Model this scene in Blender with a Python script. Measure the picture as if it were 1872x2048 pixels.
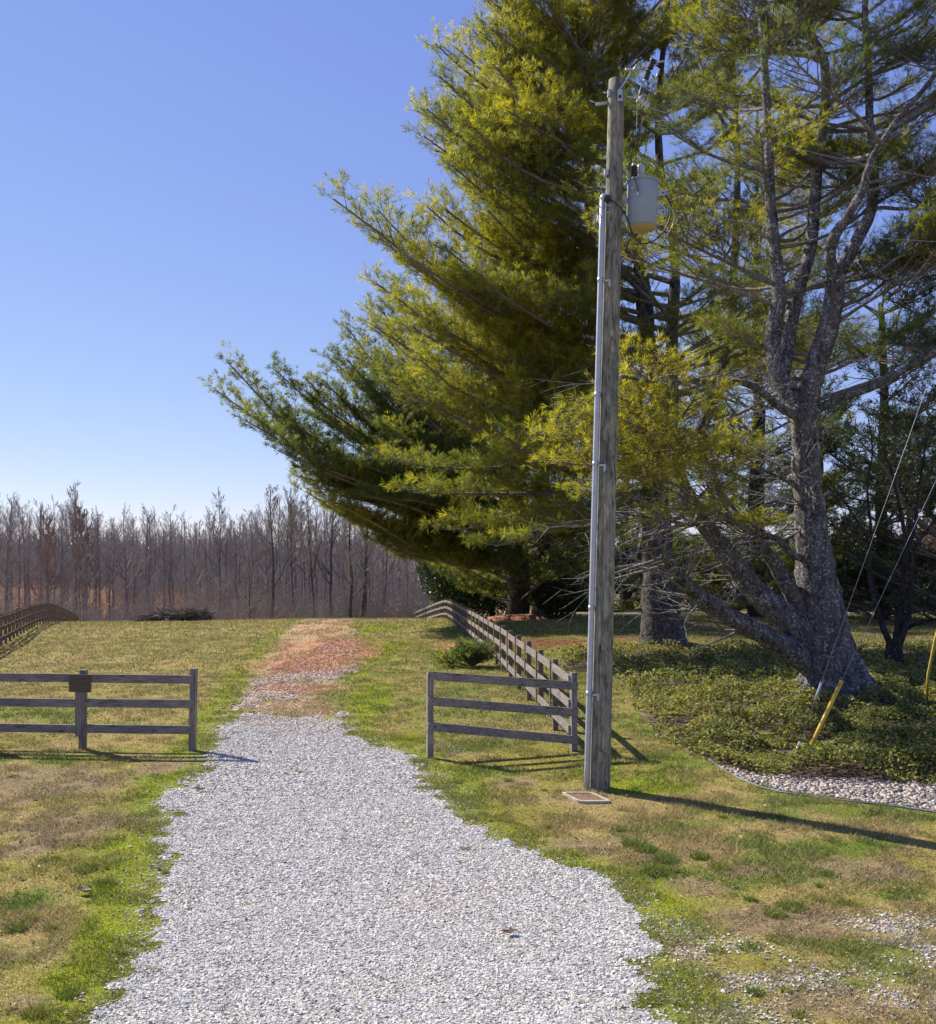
import bpy, math, random
import numpy as np
from mathutils import Vector

# ------------------------------------------------------------------ clear
for o in list(bpy.data.objects):
    bpy.data.objects.remove(o)
C = bpy.context.scene.collection
scene = bpy.context.scene
rng = np.random.default_rng(7)
random.seed(7)

# ------------------------------------------------------------------ camera, sky, sun, exposure
F = 1893.0            # focal length in source pixels (1872 wide)
CX, HY, H = 936.0, 1110.0, 3.3
cam_d = bpy.data.cameras.new('camera')
cam = bpy.data.objects.new('camera', cam_d); C.objects.link(cam)
cam.location = (0, 0, H); cam.rotation_euler = (math.radians(90), 0, 0)
cam_d.sensor_fit = 'HORIZONTAL'; cam_d.sensor_width = 36.0
cam_d.lens = 36.0 * F / 1872.0
cam_d.shift_y = (HY - 1024.0) / 1872.0
cam_d.clip_start = 0.1; cam_d.clip_end = 5000
scene.camera = cam
SUN = Vector((-0.786, 0.618, 0.83)).normalized()
w = bpy.data.worlds.new('World'); scene.world = w; w.use_nodes = True
nt = w.node_tree
sky = nt.nodes.new('ShaderNodeTexSky'); sky.sky_type = 'NISHITA'; sky.sun_disc = False
sky.sun_elevation = math.asin(SUN.z); sky.sun_rotation = math.atan2(SUN.x, SUN.y)
sky.altitude = 1200; sky.air_density = 1.0; sky.dust_density = 0.0; sky.ozone_density = 6.0
bg = nt.nodes['Background']; bg.inputs['Strength'].default_value = 0.094
# soften the sky towards the horizon the way the clear winter sky looks: each channel gets its own gamma
KS = 0.11 * 1.366
sp = nt.nodes.new('ShaderNodeSeparateColor'); cb = nt.nodes.new('ShaderNodeCombineColor'); nt.links.new(sky.outputs[0], sp.inputs[0])
for i, (sc_, p_) in enumerate(((.87, .74), (.75, .70), (.90, .35))):
    a_ = nt.nodes.new('ShaderNodeMath'); a_.operation = 'MULTIPLY'; a_.inputs[1].default_value = KS
    b_ = nt.nodes.new('ShaderNodeMath'); b_.operation = 'POWER'; b_.inputs[1].default_value = p_
    c_ = nt.nodes.new('ShaderNodeMath'); c_.operation = 'MULTIPLY'; c_.inputs[1].default_value = sc_ / KS
    nt.links.new(sp.outputs[i], a_.inputs[0]); nt.links.new(a_.outputs[0], b_.inputs[0]); nt.links.new(b_.outputs[0], c_.inputs[0]); nt.links.new(c_.outputs[0], cb.inputs[i])
nt.links.new(cb.outputs[0], bg.inputs[0])
sl = bpy.data.lights.new('sun', 'SUN'); sl.energy = 5.0; sl.angle = math.radians(0.5); sl.color = (1.0, 0.94, 0.83)
so = bpy.data.objects.new('sun', sl); C.objects.link(so)
so.rotation_euler = SUN.to_track_quat('Z', 'Y').to_euler(); so.location = (-40, 30, 60)
scene.view_settings.view_transform = 'Standard'; scene.view_settings.look = 'None'
scene.view_settings.gamma = 1.0; scene.view_settings.exposure = 0.72
scene.cycles.max_bounces = 8; scene.cycles.diffuse_bounces = 5
scene.cycles.transmission_bounces = 4; scene.cycles.glossy_bounces = 2

# ------------------------------------------------------------------ numeric helpers
def hash2(ix, iy, seed=0):
    n = (ix.astype(np.int64) * 374761393 + iy.astype(np.int64) * 668265263 + seed * 69069) & 0xffffffff
    n = ((n ^ (n >> 13)) * 1274126177) & 0xffffffff
    return ((n ^ (n >> 16)) & 0xffff) / 65535.0

def vnoise(x, y, s, seed=0):
    x = np.asarray(x, float) / s; y = np.asarray(y, float) / s
    ix = np.floor(x); iy = np.floor(y); fx = x - ix; fy = y - iy
    fx = fx * fx * (3 - 2 * fx); fy = fy * fy * (3 - 2 * fy)
    a = hash2(ix, iy, seed); b = hash2(ix + 1, iy, seed); c = hash2(ix, iy + 1, seed); d = hash2(ix + 1, iy + 1, seed)
    return (a * (1 - fx) + b * fx) * (1 - fy) + (c * (1 - fx) + d * fx) * fy

def fbm(x, y, s, seed=0, o=4):
    v = 0; t = 0; a = 1.0
    for k in range(o):
        v = v + a * vnoise(x, y, s / 2 ** k, seed + k * 17); t += a; a *= 0.55
    return v / t

def sstep(a, b, x):
    t = np.clip((x - a) / (b - a), 0, 1); return t * t * (3 - 2 * t)

LP = np.array([(-40, 0), (14, 0), (22, -.1), (28, -.15), (40, -.42), (50, -.62), (57, -.8), (66, -1.12), (75, -1.95), (90, -3.7), (110, -6.2),
               (140, -8.8), (170, -9.6), (200, -8.6), (230, -7.2), (270, -5.6), (320, -4.0), (420, -4.0), (700, -4), (3000, -4)], float)
RP = np.array([(-40, 0), (14, 0), (30, -.2), (45, -.4), (60, -.65), (70, -1.1), (80, -1.65), (110, -3), (150, -4.5), (250, -6), (420, -4), (3000, -4)], float)
_yy = np.concatenate([np.linspace(-40, 140, 721), np.linspace(141, 3000, 1200)])
def _smooth(tab):
    v = np.interp(_yy, tab[:, 0], tab[:, 1])
    k = np.hanning(29); k /= k.sum(); n = 721
    vv = np.convolve(np.pad(v, 14, mode='edge'), k, 'valid'); v2 = v.copy(); v2[:n - 14] = vv[:n - 14]; return v2
_lt, _rt = _smooth(LP), _smooth(RP)
def zt(x, y):
    x = np.asarray(x, float); y = np.asarray(y, float)
    l = np.interp(y, _yy, _lt); r = np.interp(y, _yy, _rt)
    b = sstep(-2, 9, x)
    z = l * (1 - b) + r * b
    z = z - 0.012 * np.maximum(0, -x - 8) * sstep(14, 35, y) * (1 - sstep(90, 160, y))
    z = z + 0.05 * (vnoise(x, y, 6, 3) - .5) * sstep(8, 20, y) + 0.02 * (vnoise(x, y, 1.3, 5) - .5)
    # soft mound under the big pine at the right
    z = z + 0.25 * np.exp(-(((x - 8.6) / 3.5) ** 2 + ((y - 21.5) / 3.5) ** 2))
    z = z + 0.22 * np.exp(-(((x - 8.0) / 3.0) ** 2 + ((y - 39) / 3.0) ** 2))
    return z
def g(px, py):
    """ground point seen at a source pixel"""
    D = F * H / (py - HY)
    for _ in range(40):
        X = (px - CX) * D / F
        D = 0.5 * D + 0.5 * min(F * (H - float(zt(X, D))) / (py - HY), 500)
    X = (px - CX) * D / F
    return X, D
def P(px, py, D):
    return np.array(((px - CX) * D / F, D, H - (py - HY) * D / F))

# ------------------------------------------------------------------ mesh builder
class MB:
    def __init__(s): s.v = []; s.f3 = []; s.f4 = []; s.n = 0; s.t = []; s.c = []
    def add(s, v, f3=None, f4=None, tint=None, col=None):
        v = np.asarray(v, float).reshape(-1, 3)
        if f3 is not None and len(f3): s.f3.append(np.asarray(f3).reshape(-1, 3) + s.n)
        if f4 is not None and len(f4): s.f4.append(np.asarray(f4).reshape(-1, 4) + s.n)
        s.v.append(v); s.n += len(v)
        s.t.append(np.zeros(len(v)) if tint is None else np.broadcast_to(tint, (len(v),)).astype(float))
        if col is not None: s.c.append(col)
        return s
    def box(s, c, sz, rz=0, M=None):
        x, y, z = np.array(sz) / 2.0
        v = np.array([(-x, -y, -z), (x, -y, -z), (x, y, -z), (-x, y, -z), (-x, -y, z), (x, -y, z), (x, y, z), (-x, y, z)])
        if M is not None: v = v @ np.array(M).T
        cz, sn = math.cos(rz), math.sin(rz)
        v = v @ np.array([[cz, sn, 0], [-sn, cz, 0], [0, 0, 1]])
        return s.add(v + np.array(c), f4=[(0, 3, 2, 1), (4, 5, 6, 7), (0, 1, 5, 4), (1, 2, 6, 5), (2, 3, 7, 6), (3, 0, 4, 7)])
    def beam(s, a, b, w_, h_, up=(0, 0, 1)):
        """square board from a to b, w_ across, h_ along up"""
        a = np.array(a, float); b = np.array(b, float); d = b - a; d /= np.linalg.norm(d)
        u = np.array(up, float); r = np.cross(d, u); r /= np.linalg.norm(r); u = np.cross(r, d)
        v = []
        for p in (a, b):
            for sx, sy in ((-1, -1), (1, -1), (1, 1), (-1, 1)): v.append(p + r * w_ / 2 * sx + u * h_ / 2 * sy)
        return s.add(v, f4=[(0, 1, 2, 3), (7, 6, 5, 4), (0, 4, 5, 1), (1, 5, 6, 2), (2, 6, 7, 3), (3, 7, 4, 0)])
    def tube(s, pts, rad, sides=8, cap=True, tint=0):
        P_ = np.asarray(pts, float)[None]; R = np.broadcast_to(np.asarray(rad, float), (P_.shape[1],))[None]
        return s.tubes(P_, R, sides, cap, tint)
    def tubes(s, Pt, R, sides=3, cap=False, tint=0, wob=0):
        M, K, _ = Pt.shape
        T = np.gradient(Pt, axis=1); T /= np.linalg.norm(T, axis=2, keepdims=True) + 1e-9
        d0 = Pt[:, -1] - Pt[:, 0]; d0 /= np.linalg.norm(d0, axis=1, keepdims=True) + 1e-9
        ref = np.where(np.abs(d0[:, 2:3]) > .8, np.array([[1., 0.13, 0]]), np.array([[0.11, 0, 1.]]))[:, None, :]
        U = np.cross(T, ref); U /= np.linalg.norm(U, axis=2, keepdims=True) + 1e-9
        V = np.cross(T, U)
        a = np.arange(sides) * 2 * math.pi / sides
        rr = R[:, :, None, None]
        if wob:
            rr = rr * (1 + wob * (rng.random((M, K, sides, 1)) - .5) * 2)
        ring = Pt[:, :, None, :] + rr * (np.cos(a)[None, None, :, None] * U[:, :, None, :] + np.sin(a)[None, None, :, None] * V[:, :, None, :])
        idx = np.arange(M * K * sides).reshape(M, K, sides)
        q = np.stack([idx[:, :-1], np.roll(idx[:, :-1], -1, 2), np.roll(idx[:, 1:], -1, 2), idx[:, 1:]], -1).reshape(-1, 4)
        vv = ring.reshape(-1, 3); f3 = None
        if cap:
            base = len(vv)
            vv = np.concatenate([vv, Pt[:, 0], Pt[:, -1]])
            c0 = base + np.arange(M)[:, None]; c1 = base + M + np.arange(M)[:, None]
            i0 = idx[:, 0]; i1 = idx[:, -1]
            f3 = np.concatenate([np.stack([np.broadcast_to(c0, i0.shape), np.roll(i0, -1, 1), i0], -1).reshape(-1, 3),
                                 np.stack([np.broadcast_to(c1, i1.shape), i1, np.roll(i1, -1, 1)], -1).reshape(-1, 3)])
        return s.add(vv, f3=f3, f4=q, tint=tint)
    def lathe(s, c, prof, sides=24, axis=None):
        """prof: list of (r, z) ; axis: direction"""
        a = np.arange(sides) * 2 * math.pi / sides
        d = np.array(axis if axis is not None else (0, 0, 1), float); d /= np.linalg.norm(d)
        u = np.cross(d, (0.03, 1, 0.02)); u /= np.linalg.norm(u); v_ = np.cross(d, u)
        v = np.array([np.array(c) + d * z + r * (math.cos(t) * u + math.sin(t) * v_) for r, z in prof for t in a])
        q = [(i * sides + j, i * sides + (j + 1) % sides, (i + 1) * sides + (j + 1) % sides, (i + 1) * sides + j) for i in range(len(prof) - 1) for j in range(sides)]
        return s.add(v, f4=q)
    def build(s, name, mat, parent=None, smooth=False, colname=None):
        me = bpy.data.meshes.new(name)
        v = np.concatenate(s.v); 
        if parent is not None: v = v - np.array(ROOT[parent.name])
        f3 = np.concatenate(s.f3) if s.f3 else np.zeros((0, 3), int)
        f4 = np.concatenate(s.f4) if s.f4 else np.zeros((0, 4), int)
        me.vertices.add(len(v)); me.vertices.foreach_set('co', v.astype(np.float32).ravel())
        me.loops.add(len(f3) * 3 + len(f4) * 4)
        me.loops.foreach_set('vertex_index', np.concatenate([f3.ravel(), f4.ravel()]).astype(np.int32))
        me.polygons.add(len(f3) + len(f4))
        st = np.concatenate([np.arange(len(f3)) * 3, len(f3) * 3 + np.arange(len(f4)) * 4]).astype(np.int32)
        me.polygons.foreach_set('loop_start', st)
        me.polygons.foreach_set('use_smooth', np.full(len(f3) + len(f4), smooth, bool))
        me.update(calc_edges=True)
        at = me.attributes.new('tint', 'FLOAT', 'POINT'); at.data.foreach_set('value', np.concatenate(s.t).astype(np.float32))
        if s.c:
            col = np.concatenate(s.c); col = np.concatenate([col, np.ones((len(col), 1))], 1)
            ca = me.attributes.new('col', 'FLOAT_COLOR', 'POINT'); ca.data.foreach_set('color', col.astype(np.float32).ravel())
        if mat is not None: me.materials.append(mat)
        o = bpy.data.objects.new(name, me); C.objects.link(o)
        if parent is not None:
            o.parent = parent
            ROOT[o.name] = ROOT[parent.name]
        else:
            ROOT[o.name] = (0, 0, 0)
        return o
ROOT = {}
def thing(name, label, cat, loc, group=None, rz=0):
    o = bpy.data.objects.new(name, None); C.objects.link(o); o.location = loc; o.empty_display_size = .3
    ROOT[o.name] = tuple(loc)
    o['label'] = label; o['category'] = cat
    if group: o['group'] = group
    return o
def tag(o, label=None, cat=None, group=None, kind=None):
    for k, v in (('label', label), ('category', cat), ('group', group), ('kind', kind)):
        if v: o[k] = v
    return o
def solo(name, mb, mat, loc, label, cat, group=None, smooth=False, kind=None):
    """a thing that is one mesh, its origin at loc"""
    ROOT['_tmp'] = tuple(loc)
    class _P: name = '_tmp'
    me = mb
    v = np.concatenate(me.v) - np.array(loc); me.v = [v]
    o = me.build(name, mat, None, smooth); o.location = loc
    return tag(o, label, cat, group, kind)

# ------------------------------------------------------------------ materials
def newmat(name):
    m = bpy.data.materials.new(name); m.use_nodes = True
    return m, m.node_tree, m.node_tree.nodes['Principled BSDF']
def N(nt, t, **k):
    n = nt.nodes.new(t)
    for a, b in k.items():
        if a.startswith('i_'): n.inputs[a[2:]].default_value = b
        else: setattr(n, a, b)
    return n
def coords(nt, scale=(1, 1, 1)):
    g_ = N(nt, 'ShaderNodeNewGeometry'); mp = N(nt, 'ShaderNodeMapping'); mp.inputs['Scale'].default_value = scale
    nt.links.new(g_.outputs['Position'], mp.inputs['Vector']); return mp.outputs[0]
def noise(nt, vec, scale, detail=4, rough=.6):
    n = N(nt, 'ShaderNodeTexNoise'); n.inputs['Scale'].default_value = scale; n.inputs['Detail'].default_value = detail
    n.inputs['Roughness'].default_value = rough
    if vec is not None: nt.links.new(vec, n.inputs['Vector'])
    return n
def ramp(nt, fac, stops):
    r = N(nt, 'ShaderNodeValToRGB'); e = r.color_ramp.elements
    while len(e) < len(stops): e.new(0.5)
    for k, (p, c) in enumerate(stops): e[k].position = p; e[k].color = (*c, 1)
    nt.links.new(fac, r.inputs[0]); return r.outputs[0]
def mixc(nt, fac, a, b, mode='MIX'):
    m = N(nt, 'ShaderNodeMix'); m.data_type = 'RGBA'; m.blend_type = mode
    for sock, val in ((m.inputs['Factor'], fac), (m.inputs['A'] if False else m.inputs[6], a), (m.inputs[7], b)):
        if hasattr(val, 'is_linked') or hasattr(val, 'links'): nt.links.new(val, sock)
        else:
            sock.default_value = val if not isinstance(val, tuple) else (*val, 1)
    return m.outputs[2]
def bump(nt, h, strength, dist, bs):
    b = N(nt, 'ShaderNodeBump'); b.inputs['Strength'].default_value = strength; b.inputs['Distance'].default_value = dist
    nt.links.new(h, b.inputs['Height']); nt.links.new(b.outputs[0], bs.inputs['Normal'])
def attr(nt, name):
    a = N(nt, 'ShaderNodeAttribute'); a.attribute_name = name; return a

def m_ground():
    m, nt, bs = newmat('ground_turf')
    c = attr(nt, 'col').outputs['Color']
    co = coords(nt)
    n1 = noise(nt, co, 28, 5, .75); n2 = noise(nt, co, 5, 4, .6); n3 = noise(nt, co, 110, 2, .7)
    f = ramp(nt, n1.outputs[0], [(.32, (.42, .46, .4)), (.5, (1, 1, 1)), (.7, (1.6, 1.5, 1.35))])
    c1 = mixc(nt, 1.0, c, f, 'MULTIPLY')
    f2 = ramp(nt, n2.outputs[0], [(.3, (.8, .86, .75)), (.7, (1.18, 1.12, 1.1))])
    c2 = mixc(nt, 1.0, c1, f2, 'MULTIPLY')
    f3 = ramp(nt, n3.outputs[0], [(.32, (.5, .52, .5)), (.68, (1.5, 1.45, 1.35))])
    c3 = mixc(nt, 1.0, c2, f3, 'MULTIPLY')
    nt.links.new(c3, bs.inputs['Base Color']); bs.inputs['Roughness'].default_value = .95
    bs.inputs['Specular IOR Level'].default_value = .1
    bump(nt, n1.outputs[0], .7, .05, bs)
    return m
def m_gravel_sheet():
    m, nt, bs = newmat('gravel_bed')
    co = coords(nt)
    v = N(nt, 'ShaderNodeTexVoronoi'); v.inputs['Scale'].default_value = 26; nt.links.new(co, v.inputs['Vector'])
    sep = N(nt, 'ShaderNodeSeparateColor'); nt.links.new(v.outputs['Color'], sep.inputs[0])
    c = ramp(nt, sep.outputs[0], [(0, (.27, .26, .24)), (.35, (.47, .45, .42)), (.7, (.58, .555, .51)), (1, (.72, .70, .67))])
    d = ramp(nt, v.outputs['Distance'], [(0, (1, 1, 1)), (.55, (.8, .8, .8)), (.9, (.35, .33, .32))])
    c = mixc(nt, 1.0, c, d, 'MULTIPLY')
    at = attr(nt, 'col').outputs['Color']
    c = mixc(nt, 1.0, c, at, 'MULTIPLY')
    nt.links.new(c, bs.inputs['Base Color']); bs.inputs['Roughness'].default_value = .9
    bump(nt, v.outputs['Distance'], .8, .02, bs)
    return m
def m_col(name, rough=.9, spec=.2, trans=0, var=True):
    """surface with its own colour attribute 'col'"""
    m, nt, bs = newmat(name)
    c = attr(nt, 'col').outputs['Color']
    nt.links.new(c, bs.inputs['Base Color']); bs.inputs['Roughness'].default_value = rough
    bs.inputs['Specular IOR Level'].default_value = spec
    if trans:
        tr = N(nt, 'ShaderNodeBsdfTranslucent'); mx = N(nt, 'ShaderNodeMixShader'); mx.inputs[0].default_value = trans
        nt.links.new(c, tr.inputs[0]); nt.links.new(bs.outputs[0], mx.inputs[1]); nt.links.new(tr.outputs[0], mx.inputs[2])
        nt.links.new(mx.outputs[0], nt.nodes['Material Output'].inputs[0])
    return m
def m_leaf(name, lo, mid, hi, trans=.35, rough=.55, spec=.3):
    m, nt, bs = newmat(name)
    t = attr(nt, 'tint').outputs['Fac']
    c = ramp(nt, t, [(0, lo), (.5, mid), (1, hi)])
    nt.links.new(c, bs.inputs['Base Color']); bs.inputs['Roughness'].default_value = rough
    bs.inputs['Specular IOR Level'].default_value = spec
    tr = N(nt, 'ShaderNodeBsdfTranslucent'); mx = N(nt, 'ShaderNodeMixShader'); mx.inputs[0].default_value = trans
    c2 = mixc(nt, 1.0, c, (1.48, 1.45, .62), 'MULTIPLY')
    nt.links.new(c2, tr.inputs[0]); nt.links.new(bs.outputs[0], mx.inputs[1]); nt.links.new(tr.outputs[0], mx.inputs[2])
    nt.links.new(mx.outputs[0], nt.nodes['Material Output'].inputs[0])
    return m
def m_bark(name, dark, lite, lichen=.5, sc=1.0, lichcol=(.42, .45, .46)):
    m, nt, bs = newmat(name)
    co = coords(nt, (1, 1, .28)); co2 = coords(nt)
    n = noise(nt, co, 9 * sc, 6, .7); n2 = noise(nt, co, 38 * sc, 4, .7)
    c = ramp(nt, n.outputs[0], [(.32, dark), (.5, tuple((a + b) / 2 for a, b in zip(dark, lite))), (.68, lite)])
    f = ramp(nt, n2.outputs[0], [(.3, (.45, .45, .45)), (.6, (1.15, 1.15, 1.15))]); c = mixc(nt, 1.0, c, f, 'MULTIPLY')
    nl = noise(nt, co2, 5.5 * sc, 6, .75); n3 = noise(nt, co2, 22 * sc, 4, .7)
    ad = N(nt, 'ShaderNodeMath', operation='MULTIPLY'); nt.links.new(nl.outputs[0], ad.inputs[0]); nt.links.new(n3.outputs[0], ad.inputs[1])
    fac = ramp(nt, ad.outputs[0], [(.27, (0, 0, 0)), (.37, (1, 1, 1))])
    fm = N(nt, 'ShaderNodeMath', operation='MULTIPLY'); fm.inputs[1].default_value = lichen; nt.links.new(fac, fm.inputs[0])
    c = mixc(nt, fm.outputs[0], c, lichcol)
    nt.links.new(c, bs.inputs['Base Color']); bs.inputs['Roughness'].default_value = .95; bs.inputs['Specular IOR Level'].default_value = .15
    bump(nt, n.outputs[0], 1.0, .16 / sc, bs)
    return m
def m_wood(name, axis, dark=(.075, .062, .058), lite=(.31, .275, .255), knots=True, sc=1.0):
    m, nt, bs = newmat(name)
    s = [22 * sc, 22 * sc, 22 * sc]; s[axis] = 1.1 * sc
    co = coords(nt, tuple(s)); co2 = coords(nt)
    n = noise(nt, co, 2.0, 6, .65)
    n.inputs['Distortion'].default_value = .5
    c = ramp(nt, n.outputs[0], [(.3, dark), (.48, tuple(.45 * a + .55 * b for a, b in zip(dark, lite))), (.7, lite)])
    n2 = noise(nt, co2, 1.7, 3, .6)
    f = ramp(nt, n2.outputs[0], [(.3, (.72, .74, .78)), (.7, (1.2, 1.15, 1.08))]); c = mixc(nt, 1.0, c, f, 'MULTIPLY')
    if knots:
        s2 = [9, 9, 9]; s2[axis] = 2.2
        v = N(nt, 'ShaderNodeTexVoronoi'); v.inputs['Scale'].default_value = 1.0; nt.links.new(coords(nt, tuple(s2)), v.inputs['Vector'])
        k = ramp(nt, v.outputs['Distance'], [(.07, (.3, .26, .24)), (.16, (1, 1, 1))]); c = mixc(nt, 1.0, c, k, 'MULTIPLY')
    nt.links.new(c, bs.inputs['Base Color']); bs.inputs['Roughness'].default_value = .85
    bs.inputs['Specular IOR Level'].default_value = .25
    bump(nt, n.outputs[0], .5, .01, bs)
    return m
def m_plain(name, col, rough=.6, metal=0, var=.15, sc=12, spec=.5):
    m, nt, bs = newmat(name)
    n = noise(nt, coords(nt), sc, 4, .65)
    c = ramp(nt, n.outputs[0], [(.3, tuple(x * (1 - var) for x in col)), (.7, tuple(min(1, x * (1 + var)) for x in col))])
    nt.links.new(c, bs.inputs['Base Color']); bs.inputs['Roughness'].default_value = rough; bs.inputs['Metallic'].default_value = metal
    bs.inputs['Specular IOR Level'].default_value = spec
    return m

M_ground = m_ground(); M_gsheet = m_gravel_sheet()
M_blade = m_col('grass_blade', .75, .15, .3); M_stone = m_col('stone_chip', .8, .3)
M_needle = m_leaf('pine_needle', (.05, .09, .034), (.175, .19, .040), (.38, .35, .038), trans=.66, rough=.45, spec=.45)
M_needle_dk = m_leaf('pine_needle_far', (.02, .036, .014), (.035, .05, .014), (.065, .07, .014), trans=.25)
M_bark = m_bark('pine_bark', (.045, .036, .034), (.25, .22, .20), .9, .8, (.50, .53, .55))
M_bark_dk = m_bark('pine_bark_dark', (.022, .018, .016), (.085, .07, .06), .2)  # bark with the shade on the back trunks put into its colour
M_bark_mid = m_bark('pine_bark_mid', (.028, .022, .02), (.15, .13, .115), .55, .8)  # tone between shaded base and sunlit stems, shade mixed into the colour
M_bark_gray = m_bark('pine_limb_bark', (.12, .10, .088), (.38, .35, .32), .5, 1.5)
M_twig = m_plain('pine_twig', (.17, .135, .11), .9, 0, .4, 3)
M_wood = [m_wood('fence_board_weathered_' + n, i) for i, n in enumerate(('across', 'along', 'upright'))]
def pole_mat():
    m = m_wood('pole_timber', 2, (.085, .078, .06), (.34, .33, .26), True, .8); nt = m.node_tree; bs = nt.nodes['Principled BSDF']; src = bs.inputs['Base Color'].links[0].from_socket
    n = noise(nt, coords(nt, (3.2, 3.2, 1.1)), 2.6, 6, .7); n.inputs['Distortion'].default_value = 1.6
    f = ramp(nt, n.outputs[0], [(.36, (.42, .40, .36)), (.52, (1, 1, 1)), (.66, (1.35, 1.38, 1.3))]); nt.links.new(mixc(nt, 1.0, src, f, 'MULTIPLY'), bs.inputs['Base Color']); return m
M_pole = pole_mat()
M_galv = m_plain('galvanised_steel', (.44, .46, .51), .45, .35, .12, 9)
M_tank = m_plain('tank_grey_paint', (.27, .31, .38), .4, 0, .05, 6)
M_black = m_plain('black_rubber', (.02, .02, .022), .5, 0, .2)
M_porc = m_plain('grey_porcelain', (.42, .42, .41), .3, 0, .1)
M_yellow = m_plain('yellow_plastic', (.62, .40, .03), .45, 0, .12, 5)
M_yellow_d = m_plain('shaded_yellow_plastic', (.42, .28, .03), .6, 0, .2, 5)  # same yellow, darkened in its colour for the guard standing in shade
M_rust = m_plain('rust_iron', (.2, .105, .06), .85, 0, .35, 40)
M_conc = m_plain('concrete', (.46, .42, .37), .9, 0, .18, 30)

# ------------------------------------------------------------------ ground colour map (albedo only)
EL = [(205, 2300), (215, 2100), (228, 2048), (262, 1965), (285, 1900), (328, 1855), (322, 1800), (302, 1740), (325, 1690), (332, 1640), (352, 1590), (385, 1550), (420, 1510),
      (432, 1470), (455, 1425), (490, 1390), (500, 1350), (530, 1310), (560, 1270), (592, 1242)]
ER = [(1400, 2300), (1375, 2100), (1352, 2048), (1325, 1990), (1300, 1940), (1312, 1860), (1290, 1800), (1240, 1762), (1150, 1738), (1080, 1712), (1010, 1690), (945, 1650), (905, 1605),
      (872, 1565), (835, 1525), (790, 1498), (700, 1470), (690, 1440), (675, 1405), (690, 1360), (725, 1320), (715, 1280), (705, 1242)]
eL = np.array([g(*p) for p in EL]); eR = np.array([g(*p) for p in ER])
def edges(y):
    return np.interp(y, eL[:, 1], eL[:, 0]), np.interp(y, eR[:, 1], eR[:, 0])
def gravel_mask(x, y):
    l, r = edges(y)
    n = fbm(x, y, .8, 11, 4) - .5; n2 = fbm(x, y, .22, 31, 3) - .5
    d = np.minimum(x - l, r - x) + n * .75 + n2 * .55 + (fbm(x, y, .09, 35, 2) - .5) * .22
    gm = sstep(-.06, .12, d) * (y < 68)
    # far part half overgrown
    far = sstep(17.3, 20.5, y)
    keep = sstep(.46, .62, fbm(x, y * .35, .9, 41, 4) + .10 * np.exp(-((x - (l + r) / 2 + .5) / 1.0) ** 2))
    gm = gm * (1 - far * (1 - keep * .85))
    gm = gm * (1 - sstep(.5, .6, patch(x, y, 'nograv') * .7 + (n - .0) * .8))
    return gm
PATCH = {'gravel': [], 'nograv': [], 'moss': [], 'orange': [], 'brown': [], 'green': [], 'tan': [], 'straw': []}
def loose_mask(x, y):
    # thin scattered stones over moss and dirt, beside the drive and in the worn patches
    e = patch(x, y, 'gravel'); n3 = fbm(x, y, .45, 77, 4); l, r = edges(y)
    d = np.maximum(l - x, x - r)
    rim = (1 - sstep(.0, .45, d + (n3 - .5) * .5)) * .35 * (y < 60)
    rim = rim * .45
    return np.clip(np.maximum(e * sstep(.36, .62, n3 + .12 * e) * .62, rim), 0, 1)
def addp(kind, px, py, rx, ry, s=1.0):
    X, D = g(px, py); X2, D1 = g(px, py - ry * .9); X2, D2 = g(px, py + ry)
    PATCH[kind].append((X, D, rx * D / F, max(.2, (D1 - D2) / 2), s))
def patch(x, y, kind):
    v = np.zeros(np.shape(x))
    for X, D, a, b, s in PATCH[kind]:
        v = np.maximum(v, s * np.exp(-(((x - X) / a) ** 2 + ((y - D) / b) ** 2) * .8))
    return v
for a in [(1810, 1855, 90, 26), (1860, 1890, 90, 40), (1440, 1905, 110, 26, .85), (1540, 1960, 180, 28, .8), (1800, 1990, 170, 34, .8), (1480, 2030, 120, 25, .7), (1370, 1880, 40, 40, .6), (880, 1500, 30, 12, .7)]: addp('gravel', *a)
for a in [(740, 1470, 40, 14), (560, 1345, 90, 8), (700, 1400, 40, 20)]: addp('nograv', *a)
for a in [(735, 1400, 60, 45), (700, 1350, 40, 16, .8), (765, 1300, 45, 22), (745, 1258, 60, 8), (1290, 1570, 110, 22), (1200, 1545, 60, 20), (520, 1400, 40, 16, .7), (440, 1440, 40, 30), (250, 1760, 80, 60, .8),
          (330, 1580, 50, 40, .8), (230, 1850, 70, 60), (170, 1960, 120, 50, .9), (260, 1690, 70, 30, .7), (960, 1560, 60, 20, .6), (1330, 1800, 40, 25, .7), (1600, 1930, 120, 16, .5), (1350, 1960, 60, 40, .7), (820, 1480, 50, 20, .7)]: addp('moss', *a)
for a in [(620, 1322, 120, 26), (650, 1290, 100, 22), (655, 1262, 75, 10, .7), (720, 1305, 60, 16, .8), (610, 1378, 110, 9, .9), (640, 1250, 60, 6, .6), (900, 1292, 60, 10, .75), (640, 1420, 60, 14, .5)]: addp('orange', *a)
for a in [(1090, 1285, 110, 12), (1325, 1300, 190, 22), (1030, 1225, 60, 9), (1250, 1275, 120, 10, .8)]: addp('straw', *a)
for a in [(50, 1570, 190, 55), (170, 1650, 150, 50, .9), (60, 1690, 120, 40, .8), (330, 1530, 90, 20, .8), (1020, 1565, 70, 18, .8), (1480, 1740, 90, 22, .9), (1560, 1840, 150, 45), (1740, 1740, 140, 26, .9), (1190, 1690, 110, 22, .9),
          (1330, 1710, 120, 18, .7), (1400, 1770, 100, 30, .8), (120, 1900, 100, 50, .5), (60, 2000, 80, 40, .7), (80, 1480, 120, 14, .6)]: addp('brown', *a)
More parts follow.
